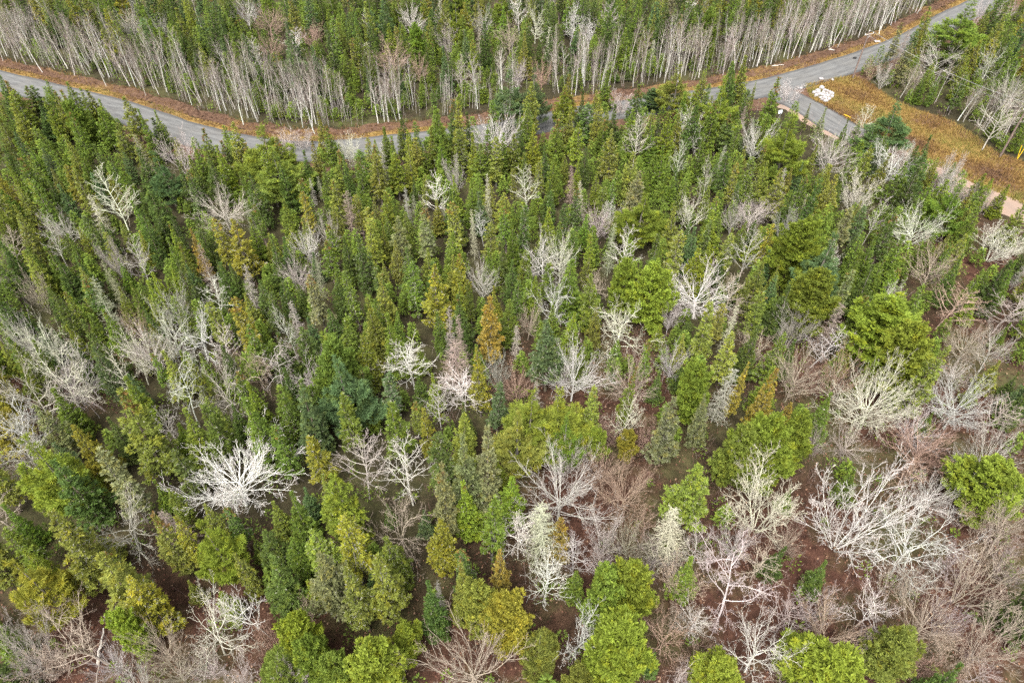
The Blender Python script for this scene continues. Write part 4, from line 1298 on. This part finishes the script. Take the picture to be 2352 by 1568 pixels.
for (x, y, h, w, mx, my, far) in fill:
    v = patch(x, y, 1.0) + rng.normal(0, 0.75)
    kind = 'fir' if (patch(y, x, 0.8) + rng.normal(0, 0.8) > 0.15 or h < 7.5) else 'spruce'
    if kind == 'spruce':
        col = rng.choice(['olive', 'green', 'grey', 'yellow', 'dark', 'bright'], p=[0.36, 0.24, 0.14, 0.08, 0.10, 0.08])
        if v > 1.1: col = 'yellow'
    else:
        col = rng.choice(['green', 'dark', 'blue', 'olive', 'bright'], p=[0.38, 0.20, 0.08, 0.22, 0.12])
        if v < -1.1: col = 'dark'
    if far and rng.random() < 0.6: col = str(rng.choice(['dark', 'green', 'dark', 'blue']))
    if kind == 'spruce' and rng.random() < (0.7 if 230 < my < 800 else 0.35): kind = 'black'; w *= 0.72
    elif kind == 'fir' and h > 6 and rng.random() < 0.3: kind = 'black'; w *= 0.72
    if kind in ('spruce', 'fir') and h > 4.5 and rng.random() < 0.36: kind = 'hemlock'
    r_ = rng.random()
    if zone_density(mx, my) < 0.5: pass
    elif r_ < 0.03: kind, col = 'lichen', rng.choice(['ash', 'cream', 'pink', 'grey']); w *= 0.55
    elif r_ < 0.07 and h > 9: kind = 'pine'; w *= 1.35; col = rng.choice(['blue', 'green', 'bright'])
    elif r_ < 0.11 and h > 9: kind = 'round'; w *= 1.2; col = rng.choice(['bright', 'green', 'olive'])
    elif r_ < 0.125 and h > 7: kind = rng.choice(['leader', 'leader', 'fan']); col = rng.choice(['greyw', 'white', 'pinkw', 'beige']); w *= 1.15; h *= 0.85
    TREES.append(dict(kind=str(kind), x=x, y=y, w=w, h=h, col=str(col), label=None, mark=None, fixed=False, lean=0.03))

# ------------------------------------------------------------------ what the view shows of each tree (coarse count), hidden ones are left out
BW, BH = 588, 392
cover = np.zeros((BH, BW), bool)
for t in TREES:
    t['w'] = t['w'] or PROTO[t['kind']][0]['w'] * t['h'] / PROTO[t['kind']][0]['h']
    t['dep'] = depth_of((t['x'], t['y'], 0.6 * t['h']))
TREES.sort(key=lambda t: t['dep'])
for t in TREES:
    con = t['kind'] in CONIF
    b = proj((t['x'], t['y'], t['h'] * (0.12 if con else 0.3)))
    e = proj((t['x'], t['y'], t['h']))
    hw = 0.5 * t['w'] / t['dep'] * FPX / 4
    bx_, by_, ex, ey = b[0] / 4, b[1] / 4, e[0] / 4, e[1] / 4
    x0, x1 = int(max(0, min(bx_, ex) - hw - 1)), int(min(BW, max(bx_, ex) + hw + 2))
    y0, y1 = int(max(0, min(by_, ey) - hw * 0.6 - 1)), int(min(BH, max(by_, ey) + hw * 0.6 + 2))
    t['vis'] = 0; t['cx'], t['cy'] = (bx_ + ex) * 2, (by_ + ey) * 2
    if x1 <= x0 or y1 <= y0:
        continue
    yy, xx = np.mgrid[y0:y1, x0:x1] + 0.5
    ax, ay = ex - bx_, ey - by_
    L2 = ax * ax + ay * ay + 1e-6
    tt = ((xx - bx_) * ax + (yy - by_) * ay) / L2
    dd = np.abs((xx - bx_) * ay - (yy - by_) * ax) / math.sqrt(L2)
    tc = np.clip(tt, 0, 1)
    if t['kind'] in ('spruce', 'black', 'hemlock', 'fir', 'lichen'):
        mask = (tt > -0.15) & (tt < 1) & (dd < hw * (1 - tc) ** 0.75)
    elif t['kind'] == 'birch':
        mask = (tt > -0.3) & (tt < 1) & (dd < hw * 0.7)
    else:
        mx_, my_ = (bx_ + ex) / 2, (by_ + ey) / 2
        mask = ((xx - mx_) / max(hw, 1)) ** 2 + ((yy - my_) / max(hw * 0.7, math.sqrt(L2) / 2)) ** 2 < 1
    sub = cover[y0:y1, x0:x1]
    v = mask & ~sub
    t['vis'] = int(v.sum())
    t['full'] = int(mask.sum())
    if t['vis']:
        t['cx'] = float(xx[v].mean() * 4); t['cy'] = float(yy[v].mean() * 4)
    if con and (t['fixed'] or t['vis'] >= 8):  # leafless trees hide little
        m2 = (tt > -0.05) & (tt < 0.95) & (dd < hw * 0.8 * (1 - tc) ** 0.75) if t['kind'] != 'round' and t['kind'] != 'pine' else mask & (((xx - (bx_ + ex) / 2) / max(hw, 1)) ** 2 < 0.6)
        if t['kind'] != 'lichen':
            sub |= m2
TREES = [t for t in TREES if (t['fixed'] is True and t['vis'] > 0) or t['vis'] >= (8 if t['fixed'] is False else 5)]

# no more than 300 of a kind stand as single trees; the least visible go into one mass
groups = {}
for t in TREES:
    groups.setdefault(SHARE_NAME[t['kind']], []).append(t)
mass = []
for nm, l in groups.items():
    l.sort(key=lambda t: (t['fixed'] is not True, -t['vis']))
    mass += l[300:]
    groups[nm] = l[:300]
mass_ids = {id(t) for t in mass}
TREES = [t for t in TREES if id(t) not in mass_ids]

# ------------------------------------------------------------------ labels: each one singles out its tree
NOUN = {'hemlock': 'drooping hemlock', 'spruce': 'spruce', 'black': 'narrow black spruce', 'fir': 'fir', 'round': 'rounded conifer', 'pine': 'feathery pine', 'lichen': 'dead conifer', 'maple': 'large bare maple', 'dome': 'domed bare tree',
        'gnarl': 'crooked bare tree', 'leader': 'straight-stemmed bare tree', 'fan': 'many-stemmed bare tree', 'snag': 'dead snag', 'birch': 'slim birch', 'bush': 'leafless bush'}
CAT = {'hemlock': 'tree', 'spruce': 'tree', 'black': 'tree', 'fir': 'tree', 'round': 'tree', 'pine': 'tree', 'lichen': 'dead tree', 'maple': 'tree', 'dome': 'tree', 'gnarl': 'tree', 'leader': 'tree',
       'fan': 'tree', 'snag': 'dead tree', 'birch': 'birch', 'bush': 'shrub'}
GROUP = {'hemlock': 'hemlocks of the wood', 'spruce': 'spruces of the wood', 'black': 'narrow black spruces of the wood', 'fir': 'firs of the wood', 'round': 'rounded conifers of the wood', 'pine': 'pines of the wood',
         'lichen': 'dead conifers of the wood', 'birch': 'birches along the road', 'bush': 'leafless bushes', 'snag': 'dead snags'}
STAND = {'gnarl': 'its twisted limbs bare', 'dome': 'its crown bare'}
ORD = ['', 'second', 'third', 'fourth', 'fifth', 'sixth', 'seventh', 'eighth', 'ninth', 'tenth', 'eleventh', 'twelfth', 'thirteenth', 'fourteenth', 'fifteenth',
       'sixteenth', 'seventeenth', 'eighteenth', 'nineteenth', 'twentieth']
LAND = [t for t in TREES if t['mark']]
FIXL = [('rock pile', 1890, 216), ('pole by the junction', 1965, 165), ('yellow guy-wire markers', 2336, 352), ('upper left corner', 0, 0), ('upper edge middle', 1000, 0)]
marks = [(('the ' + t['mark']), t['cx'], t['cy']) for t in LAND] + [('the ' + a, x, y) for a, x, y in FIXL]
MX = np.array([(m[1], m[2]) for m in marks])
used = {}
def colword(t):
    return (PAL if t['kind'] in CONIF else BPAL)[t['col']][1]
buckets = {}
for t in TREES:
    if t['mark']:
        t['label'] = {'snag': '{}, standing alone among evergreens', 'lichen': '{}, standing among green conifers'}.get(t['kind'], '{}, standing in the forest').format(t['mark'])
        used[t['label']] = 1
        continue
    d = np.hypot((MX[:, 0] - t['cx']), (MX[:, 1] - t['cy']) * 1.2)
    i = int(d.argmin())
    dx, dy = t['cx'] - MX[i, 0], t['cy'] - MX[i, 1]
    if abs(dx) > 1.3 * abs(dy): rel = 'to the left of' if dx < 0 else 'to the right of'
    elif abs(dy) > 1.3 * abs(dx): rel = 'behind' if dy < 0 else 'in front of'
    else: rel = ('up' if dy < 0 else 'down') + (' left' if dx < 0 else ' right') + ' from'
    buckets.setdefault((NOUN[t['kind']], colword(t), i, rel), []).append((d[i], t))
for (noun, cw, i, rel), l in buckets.items():
    l.sort(key=lambda a: a[0])
    sized = len(l)
    for k, (d, t) in enumerate(l):
        size = 'small ' if t['h'] < 7 else ('tall ' if t['h'] > 13.5 else '')
        od = ((ORD[k] if k < 20 else f'{k + 1}th') + ' ') if k else ('nearest ' if sized > 1 else '')
        t['label'] = f'{od}{cw} {noun} {rel} {marks[i][0]}'.strip()
seen = {}
for t in TREES:
    n_w = len(t['label'].replace(',', '').split())
    if n_w > 16:
        t['label'] = ' '.join(t['label'].split()[:16])
    seen.setdefault(t['label'], []).append(t)

# ------------------------------------------------------------------ plant the trees
TRUNKCOL = {'hemlock': (0.15, 0.12, 0.10), 'spruce': (0.16, 0.135, 0.115), 'black': (0.19, 0.17, 0.15), 'fir': (0.17, 0.15, 0.13), 'round': (0.13, 0.10, 0.08), 'pine': (0.22, 0.20, 0.18), 'lichen': (0.42, 0.40, 0.34)}
def jitter_col(c, s=0.12):
    f = 1 + rng.normal(0, s)
    return tuple(max(0.01, v * f * (1 + rng.normal(0, s * 0.35))) for v in c)
def plant(t):
    pr = PROTO[t['kind']]
    p = pr[int(rng.integers(len(pr)))]
    sx = t['w'] / p['w']; sz = t['h'] / p['h']
    sxy = sx
    if t['kind'] not in CONIF:
        sxy = min(max(sx, 0.45 * sz), 2.2 * sz)
    root = bpy.data.objects.new(SHARE_NAME[t['kind']], None)
    root.location = (t['x'], t['y'], -0.02)
    root.empty_display_size = 0.5
    root.rotation_euler = (rng.normal(0, 0.02 + t['lean'] * 0.4), rng.normal(0, 0.02 + t['lean'] * 0.4), rng.uniform(0, 6.28))
    root.scale = (sxy, sxy, sz)
    link(root)
    if t['kind'] in CONIF:
        c = jitter_col(PAL[t['col']][0])
        tc = jitter_col(TRUNKCOL[t['kind']])
    else:
        c = jitter_col(BPAL[t['col']][0], 0.06)
        tc = c
        if t['kind'] == 'birch':
            c = tuple(a * b for a, b in zip(c, (0.58, 0.53, 0.52)))
    tr = obj('trunk', p['trunk'], root); tr.color = (*tc, 1)
    cr = obj('crown', p['crown'], root); cr.color = (*c, 1)
    tag(root, t['label'], CAT[t['kind']], GROUP.get(t['kind'], 'leafless trees of the wood'))
for t in TREES:
    plant(t)

# ------------------------------------------------------------------ the least visible evergreens as one mass, and the undergrowth
def joined(name, items, n_sp):
    sp = Sprays()
    for t in items:
        n = int(160 + 18 * t['w'] * t['h'])
        u = rng.random(n) ** 0.75
        az = rng.uniform(0, 6.28, n)
        tt = 1 - u
        rad = 0.5 * t['w'] * (1 - tt) ** 0.8 * np.sqrt(rng.uniform(0.35, 1.0, n)) * (1 + 0.25 * np.sin(5 * az + 14 * tt))
        P = np.column_stack([t['x'] + np.cos(az) * rad, t['y'] + np.sin(az) * rad, t['h'] * (0.1 + 0.9 * tt)])
        D = np.column_stack([np.cos(az), np.sin(az), np.full(n, 0.15)]) + rng.normal(0, 0.35, (n, 3))
        U = np.tile([0, 0, 1.0], (n, 1)) + rng.normal(0, 0.35, (n, 3))
        sp.add(P, D, U, rng.uniform(0.3, 0.5, n), 0.09, 0.0, np.clip(0.6 * rng.random(n) + rng.uniform(0, 0.4), 0, 1))
    return sp.mesh(name)
con_mass = [t for t in mass if t['kind'] in CONIF]
if con_mass:
    o = obj('far_forest', joined('far_forest', con_mass, 1300))
    o.color = (*PAL['green'][0], 1)
    tag(o, 'mass of further evergreens closing the gaps of the wood', 'forest', None, 'stuff')

# low green saplings, ferns and brush on the forest floor
n = 9000
X = rng.uniform(-150, 150, n); Y = rng.uniform(8, 190, n)
Q = np.column_stack([X, Y])
ok = (dist_to(MAIN, Q) > 7) & (dist_to(SIDE, Q) > 4.5) & (dist_to(TRACK, Q) > 3.5) & (~in_poly(CLEAR, Q)) & (np.abs(X) < 0.85 * (Y * 0.75 + 45))
Q = Q[ok]
sp = Sprays()
tb = Tubes()
for (x, y) in Q:
    px, py, dep = proj((x, y, 0))
    hard = zone_density(px, py) < 0.6
    if rng.random() < (0.35 if hard else 0.7):
        k = 28
        h = rng.uniform(0.6, 2.4)
        u = rng.random(k)
        az = rng.uniform(0, 6.28, k)
        rad = 0.45 * h * (1 - u) * rng.uniform(0.3, 1, k) + 0.05
        P = np.column_stack([x + np.cos(az) * rad, y + np.sin(az) * rad, h * u])
        D = np.column_stack([np.cos(az), np.sin(az), np.full(k, 0.3)]) + rng.normal(0, 0.3, (k, 3))
        sp.add(P, D, np.tile([0, 0, 1.0], (k, 1)) + rng.normal(0, 0.3, (k, 3)), rng.uniform(0.2, 0.4, k), 0.07)
    if rng.random() < (1.0 if hard else 0.3):
        for j in range(int(rng.integers(5, 12))):
            a = rng.uniform(0, 6.28); tl = rng.uniform(0.1, 0.9); L = rng.uniform(0.8, 2.6)
            d = np.array([math.cos(a) * tl, math.sin(a) * tl, 1.0]); d /= np.linalg.norm(d)
            p0 = np.array([x + rng.normal(0, 0.4), y + rng.normal(0, 0.4), -0.1])
            p1 = p0 + d * L * 0.5; p2 = p0 + d * L + rng.normal(0, 0.12, 3)
            tb.add([p0, p2], [0.014, 0.007], 3, 0.5)
            for q_ in range(2):
                e = d + rng.normal(0, 0.5, 3); e /= np.linalg.norm(e)
                tb.add([(p0 + p2) / 2, (p0 + p2) / 2 + e * L * 0.45], [0.010, 0.006], 3, 0.5)
o = obj('undergrowth', sp.mesh('undergrowth')); o.color = (*PAL['green'][0], 1)
tag(o, 'low green seedlings and ferns covering the forest floor', None, None, 'stuff')
o = obj('brush_undergrowth', tb.mesh('brush_undergrowth', MAT['brush']))
tag(o, 'reddish brown leafless brush on the forest floor', None, None, 'stuff')

# thin pale saplings crowding between the birches
tk = Tubes()
for i in range(1200):
    s_a = rng.uniform(0, arc[-1]); q_ = on_road(s_a, 8.0 + abs(rng.normal(0, 4.5)))
    px, py, dep = proj((q_[0], q_[1], 0))
    if not (-40 < px < 2200) or (930 < px < 1270 and rng.random() < 0.6):
        continue
    L = rng.uniform(2.5, 7.0)
    d = np.array([rng.normal(0, 0.08), rng.normal(0, 0.08), 1.0])
    p0 = np.array([q_[0], q_[1], -0.1]); r0 = 0.012 + 0.0045 * L
    pts_ = [p0, p0 + d * L * 0.35 + rng.normal(0, 0.05, 3), p0 + d * L * 0.7 + rng.normal(0, 0.08, 3), p0 + d * L + rng.normal(0, 0.12, 3)]
    tk.add(pts_, [r0, r0 * 0.8, r0 * 0.55, 0.008], 4, 0.3)
    for j in range(9):
        f = rng.uniform(0.4, 1.0) * 3; i_ = min(int(f), 2)
        a_ = pts_[i_] + (pts_[i_ + 1] - pts_[i_]) * (f - i_)
        e = np.array([rng.normal(0, 0.5), rng.normal(0, 0.5), 1.0]); e /= np.linalg.norm(e)
        l_ = rng.uniform(0.4, 1.3)
        tk.add([a_, a_ + e * l_ * 0.5, a_ + e * l_ + rng.normal(0, 0.06, 3)], [0.012, 0.009, 0.006], 3, 0.9)
o = obj('sapling_undergrowth', tk.mesh('sapling_undergrowth', MAT['pale'])); o.color = (0.42, 0.40, 0.38, 1)
tag(o, 'thicket of thin pale saplings between the roadside birches', None, None, 'stuff')

# fallen leaves lying on the forest floor
n = 60000
q_ = np.column_stack([rng.uniform(-75, 75, n), rng.uniform(8, 110, n)])
ld = np.full(n, 1e9)
for hx in _HARD:
    ld = np.minimum(ld, np.linalg.norm(q_ - hx, axis=1))
q_ = q_[(ld < 11) & (dist_to(MAIN, q_) > 7) & (dist_to(TRACK, q_) > 3.5)]
m_ = len(q_)
a_ = rng.uniform(0, 6.28, m_); r_l = rng.uniform(0.05, 0.13, m_)
ex = np.column_stack([np.cos(a_), np.sin(a_), rng.normal(0, 0.35, m_)]) * r_l[:, None]
ey = np.column_stack([-np.sin(a_), np.cos(a_), rng.normal(0, 0.35, m_)]) * r_l[:, None] * 0.7
c_ = np.column_stack([q_, rng.uniform(0.02, 0.10, m_) - 0.08])
V = np.stack([c_ - ex, c_ - ey, c_ + ex, c_ + ey], 1).reshape(-1, 3)
F = np.arange(m_ * 4).reshape(-1, 4)
MAT['leaf'] = attr_color_material('fallen_leaves', [(0.0, (0.035, 0.018, 0.014)), (0.4, (0.10, 0.045, 0.032)), (0.75, (0.19, 0.10, 0.065)), (1.0, (0.30, 0.20, 0.13))])
o = obj('leaf_litter', mesh_tris('leaf_litter', V, F, MAT['leaf'], {'rnd': np.repeat(rng.random(m_), 4)}))
tag(o, 'fallen reddish brown leaves covering the floor under the bare trees', None, None, 'stuff')

# dry grass on the clearing and verges
def grass(name, pts, hmin, hmax, label, rbias):
    n = len(pts)
    k = 5
    P = np.repeat(pts, k, 0) + rng.normal(0, 0.10, (n * k, 2))
    m = len(P)
    a = rng.uniform(0, 6.28, m)
    h = rng.uniform(hmin, hmax, m)
    ln = rng.uniform(0.15, 0.9, m) * h
    w = rng.uniform(0.018, 0.04, m)
    sd = np.column_stack([-np.sin(a), np.cos(a)]) * w[:, None]
    tip = P + np.column_stack([np.cos(a), np.sin(a)]) * ln[:, None]
    V = np.stack([np.column_stack([P - sd, np.zeros(m)]), np.column_stack([P + sd, np.zeros(m)]), np.column_stack([tip, h])], 1).reshape(-1, 3)
    F = np.arange(m * 3).reshape(-1, 3)
    pv = np.array([patch(x * 2.0, y * 2.0, 1.3) for x, y in pts]) * 0.30 + 0.5 + rbias + rng.normal(0, 0.12, n)
    r_ = np.clip(np.repeat(pv, k) + rng.normal(0, 0.06, m), 0, 1)
    o_ = obj(name, mesh_tris(name, V, F, MAT['grassblade'], {'rnd': np.repeat(r_, 3)}))
    return tag(o_, label, None, None, 'stuff')
lo, hi = CLEAR.min(0), CLEAR.max(0)
q = rng.uniform(lo, hi, (26000, 2))
q = q[in_poly(CLEAR, q)]
grass('meadow_grass', q, 0.18, 0.6, 'dry golden grass on the clearing', 0.10)
def strip_pts(n, o0, o1):
    ss = rng.uniform(0, arc[-1], n); oo = rng.uniform(o0, o1, n)
    return np.array([on_road(a, b) for a, b in zip(ss, oo)])
grass('verge_grass', strip_pts(5000, RW + 0.15, 5.0), 0.12, 0.4, 'ochre grass along the far roadside', 0.05)
grass('ditch_grass', strip_pts(4500, 4.8, 8.2), 0.12, 0.42, 'brown dead ferns and grass in the far roadside ditch', -0.26)

# ------------------------------------------------------------------ rocks
def rock_mesh(seed, r):
    import bmesh
    g = np.random.default_rng(seed)
    bm = bmesh.new()
    bmesh.ops.create_icosphere(bm, subdivisions=2, radius=r)
    dirs = norm(g.normal(0, 1, (7, 3))); cut = g.uniform(0.55, 0.9, 7) * r
    for v in bm.verts:
        c = np.array(v.co)
        for d, k in zip(dirs, cut):
            e = c @ d
            if e > k:
                c = c - d * (e - k)
        c[2] *= 0.85
        v.co = c
    me = bpy.data.meshes.new('rock')
    bm.to_mesh(me); bm.free()
    me.materials.append(MAT['rock'])
    return me
rocks = [rock_mesh(i, 1.0) for i in range(6)]
RP = [(1886, 204, .62), (1878, 211, .55), (1870, 215, .5), (1893, 209, .4), (1882, 219, .55), (1874, 222, .5), (1890, 221, .6), (1898, 216, .42), (1904, 213, .4), (1909, 217, .5),
      (1900, 223, .5), (1894, 228, .5), (1903, 229, .45), (1910, 224, .42), (1885, 226, .4), (1896, 234, .45), (1905, 220, .35), (1880, 214, .4), (1890, 214, .38), (1888, 230, .35), (1900, 210, .3), (1912, 220, .34)]
RL = ['topmost', 'upper left', 'left outermost', 'upper right', 'left middle', 'lower left', 'central', 'right of centre', 'upper right small', 'right', 'lower central', 'bottom left of centre',
      'bottom right', 'lower right', 'small lower left', 'bottommost', 'small right of centre', 'small upper left', 'small upper central', 'small bottom left', 'smallest upper', 'rightmost']
for (x, y, r_), l in zip(RP, RL):
    p = at(x, y)
    o = obj('white_boulder', rocks[int(rng.integers(6))], None, (p[0], p[1], 0.018 + r_ * 0.3))
    o.scale = (r_ * rng.uniform(0.9, 1.2), r_ * rng.uniform(0.9, 1.2), r_ * rng.uniform(0.8, 1.1))
    o.rotation_euler = (0, 0, rng.uniform(0, 6.28))
    tag(o, f'{l} white boulder of the pile on the clearing', 'boulder', 'boulders of the rock pile')
for x, y, r_, l in [(1886, 183, .38, 'lone pale stone on the road edge beyond the rock pile'), (1911, 185, .3, 'flat pale stone at the road edge near the pole'),
                    (1839, 204, .32, 'pale stone at the corner of the junction'), (2011, 97, .35, 'pale stone on the far verge beyond the pole'), (2018, 97, .3, 'second pale stone on the far verge beyond the pole')]:
    p = at(x, y)
    o = obj('white_stone', rocks[int(rng.integers(6))], None, (p[0], p[1], 0.03 + r_ * 0.35))
    o.scale = (r_ * 1.3, r_, r_ * 0.8)
    tag(o, l, 'stone', 'stones by the road')

# ------------------------------------------------------------------ utility poles and wires
def tube_obj(name, pts, rad, mat, sides=8, parent=None):
    t = Tubes(); t.add([np.array(p, float) for p in pts], rad, sides, 0.0)
    return obj(name, t.mesh(name, mat), parent)
def pole(base, h, az, label):
    root = bpy.data.objects.new('utility_pole', None)
    root.location = (base[0], base[1], 0)
    root.rotation_euler = (0, 0, az)
    link(root)
    tag(root, label, 'utility pole', 'utility poles')
    tube_obj('post', [(0, 0, -0.5), (0, 0, h * 0.5), (0, 0, h)], [0.17, 0.15, 0.12], MAT['polewood'], 10, root)
    tube_obj('crossarm', [(-1.1, 0.16, h - 0.5), (0, 0.16, h - 0.5), (1.1, 0.16, h - 0.5)], [0.07, 0.07, 0.07], MAT['palewood'], 4, root)
    for x in (-1.0, 1.0):
        tube_obj('insulator', [(x, 0.16, h - 0.45), (x, 0.16, h - 0.33), (x, 0.16, h - 0.2)], [0.05, 0.08, 0.04], MAT['ceramic'], 8, root)
    tube_obj('pole_top_insulator', [(0, 0, h), (0, 0, h + 0.14), (0, 0, h + 0.26)], [0.05, 0.08, 0.04], MAT['ceramic'], 8, root)
    tube_obj('bracket', [(-0.6, 0.16, h - 0.5), (-0.3, 0.13, h - 0.85), (0, 0.1, h - 1.2)], [0.03, 0.03, 0.03], MAT['metal'], 5, root)
    tube_obj('bracket', [(0.6, 0.16, h - 0.5), (0.3, 0.13, h - 0.85), (0, 0.1, h - 1.2)], [0.03, 0.03, 0.03], MAT['metal'], 5, root)
    return root
PB1 = at(1958, 181); PB2 = at(2296, 361)
HP = 9.0
dirv = (PB2 - PB1)[:2]; azl = math.atan2(dirv[1], dirv[0]) - math.pi / 2
pole(PB1, HP, azl, 'brown wooden utility pole beside the junction')
pole(PB2, HP, azl, 'grey-brown utility pole rising before the dark conifers')
crs = np.array([math.cos(azl), math.sin(azl)])
def wire(a, b, off, z, name, label, sag=0.9, r_=0.012):
    t_ = np.linspace(0, 1, 16)
    P = np.outer(1 - t_, [a[0] + crs[0] * off, a[1] + crs[1] * off, z]) + np.outer(t_, [b[0] + crs[0] * off, b[1] + crs[1] * off, z])
    P[:, 2] -= sag * 4 * t_ * (1 - t_)
    o_ = tube_obj(name, P, [r_] * 16, MAT['wire'], 5)
    return tag(o_, label, 'power line', 'wires between the poles')
wire(PB1, PB2, -1.0, HP - 0.2, 'power_line', 'lower thin wire strung between the two utility poles')
wire(PB1, PB2, 1.0, HP - 0.2, 'power_line', 'upper thin wire strung between the two utility poles')
wire(PB1, PB2, 0.0, HP + 0.24, 'power_line', 'middle thin wire strung from pole top to pole top')

# yellow guy-wire markers
g = at(2336, 366)
root = bpy.data.objects.new('guy_marker', None); root.location = (g[0], g[1], 0); link(root)
tag(root, 'pair of bright yellow guy-wire guards forming a V', 'marker')
for sx in (-1, 1):
    tube_obj('guard', [(0.03 * sx, 0, 0.03), (0.2 * sx, 0.1, 1.2), (0.36 * sx, 0.2, 2.4)], [0.05, 0.055, 0.05], MAT['yellow'], 7, root)

# yellow edging by the side road, road sign, dark lump on the road
c0, c1 = at(1938, 265), at(1953, 272)
o = tube_obj('curb_marker', [c0 + (0, 0, .12), (c0 + c1) / 2 + (0, 0, .14), c1 + (0, 0, .12)], [0.12, 0.13, 0.12], MAT['yellow'], 6)
tag(o, 'short yellow edging at the side of the side road', 'marker')
sg = at(1788, 290)
root = bpy.data.objects.new('road_sign', None); root.location = (sg[0], sg[1], 0); root.rotation_euler = (R(-12), 0, 0.3); link(root)
tag(root, 'pale blue-white sign on a thin post below the junction', 'sign')
tube_obj('post', [(0, 0, -0.3), (0, 0, 1.4), (0, 0, 2.6)], [0.035, 0.035, 0.035], MAT['metal'], 6, root)
import bmesh
bm = bmesh.new(); bmesh.ops.create_cube(bm, size=1.0)
for v in bm.verts: v.co = (v.co.x * 0.75, v.co.y * 0.03 + 0.06, v.co.z * 0.6 + 2.45)
bmesh.ops.bevel(bm, geom=bm.edges[:], offset=0.012, segments=1, affect='EDGES')
me = bpy.data.meshes.new('sign_plate'); bm.to_mesh(me); bm.free(); me.materials.append(MAT['signwhite'])
obj('sign_plate', me, root)
d0 = at(1962, 135)
me = rock_mesh(77, 1.0); me.materials.clear(); me.materials.append(MAT['tar'])
o = obj('dark_lump', me, None, (d0[0], d0[1], 0.14)); o.scale = (0.55, 0.28, 0.22); o.rotation_euler = (0, 0, 0.25)
tag(o, 'small dark lump lying on the road surface', 'debris')

# ------------------------------------------------------------------ fallen logs
def log(x0, y0, x1, y1, r_, label, z=None):
    a, b = at(x0, y0), at(x1, y1)
    t_ = Tubes()
    k = 7
    P = np.array([a + (b - a) * i / (k - 1) for i in range(k)])
    P[:, :2] += rng.normal(0, 0.05, (k, 2)); P[:, 2] = r_ * 0.7
    root = obj('fallen_log', None)
    root.location = (a[0], a[1], 0)
    P -= np.array([a[0], a[1], 0])
    t_.add(P, np.linspace(r_, r_ * 0.5, k), 7, 0.0)
    obj('trunk', t_.mesh('trunk', MAT['log']), root)
    for i in range(3):
        q_ = P[2 + i]
        d = rng.normal(0, 0.6, 3); d[2] = abs(d[2]) + 0.2
        s_ = Tubes(); s_.add([q_, q_ + d * 0.5, q_ + d * 0.9], [0.03, 0.02, 0.01], 4, 0.3)
        obj('branch', s_.mesh('branch', MAT['log']), root)
    tag(root, label, 'log', 'fallen logs')
log(1903, 115, 1916, 117, 0.16, 'bleached white log on the far verge under the birches')
log(1772, 153, 1798, 150, 0.12, 'thin pale log on the far ditch near the junction')
log(640, 1555, 690, 1480, 0.12, 'thin fallen limb by the red-brown bush')
log(225, 1525, 240, 1440, 0.12, 'thin pale fallen stem among the lower corner bare trees')
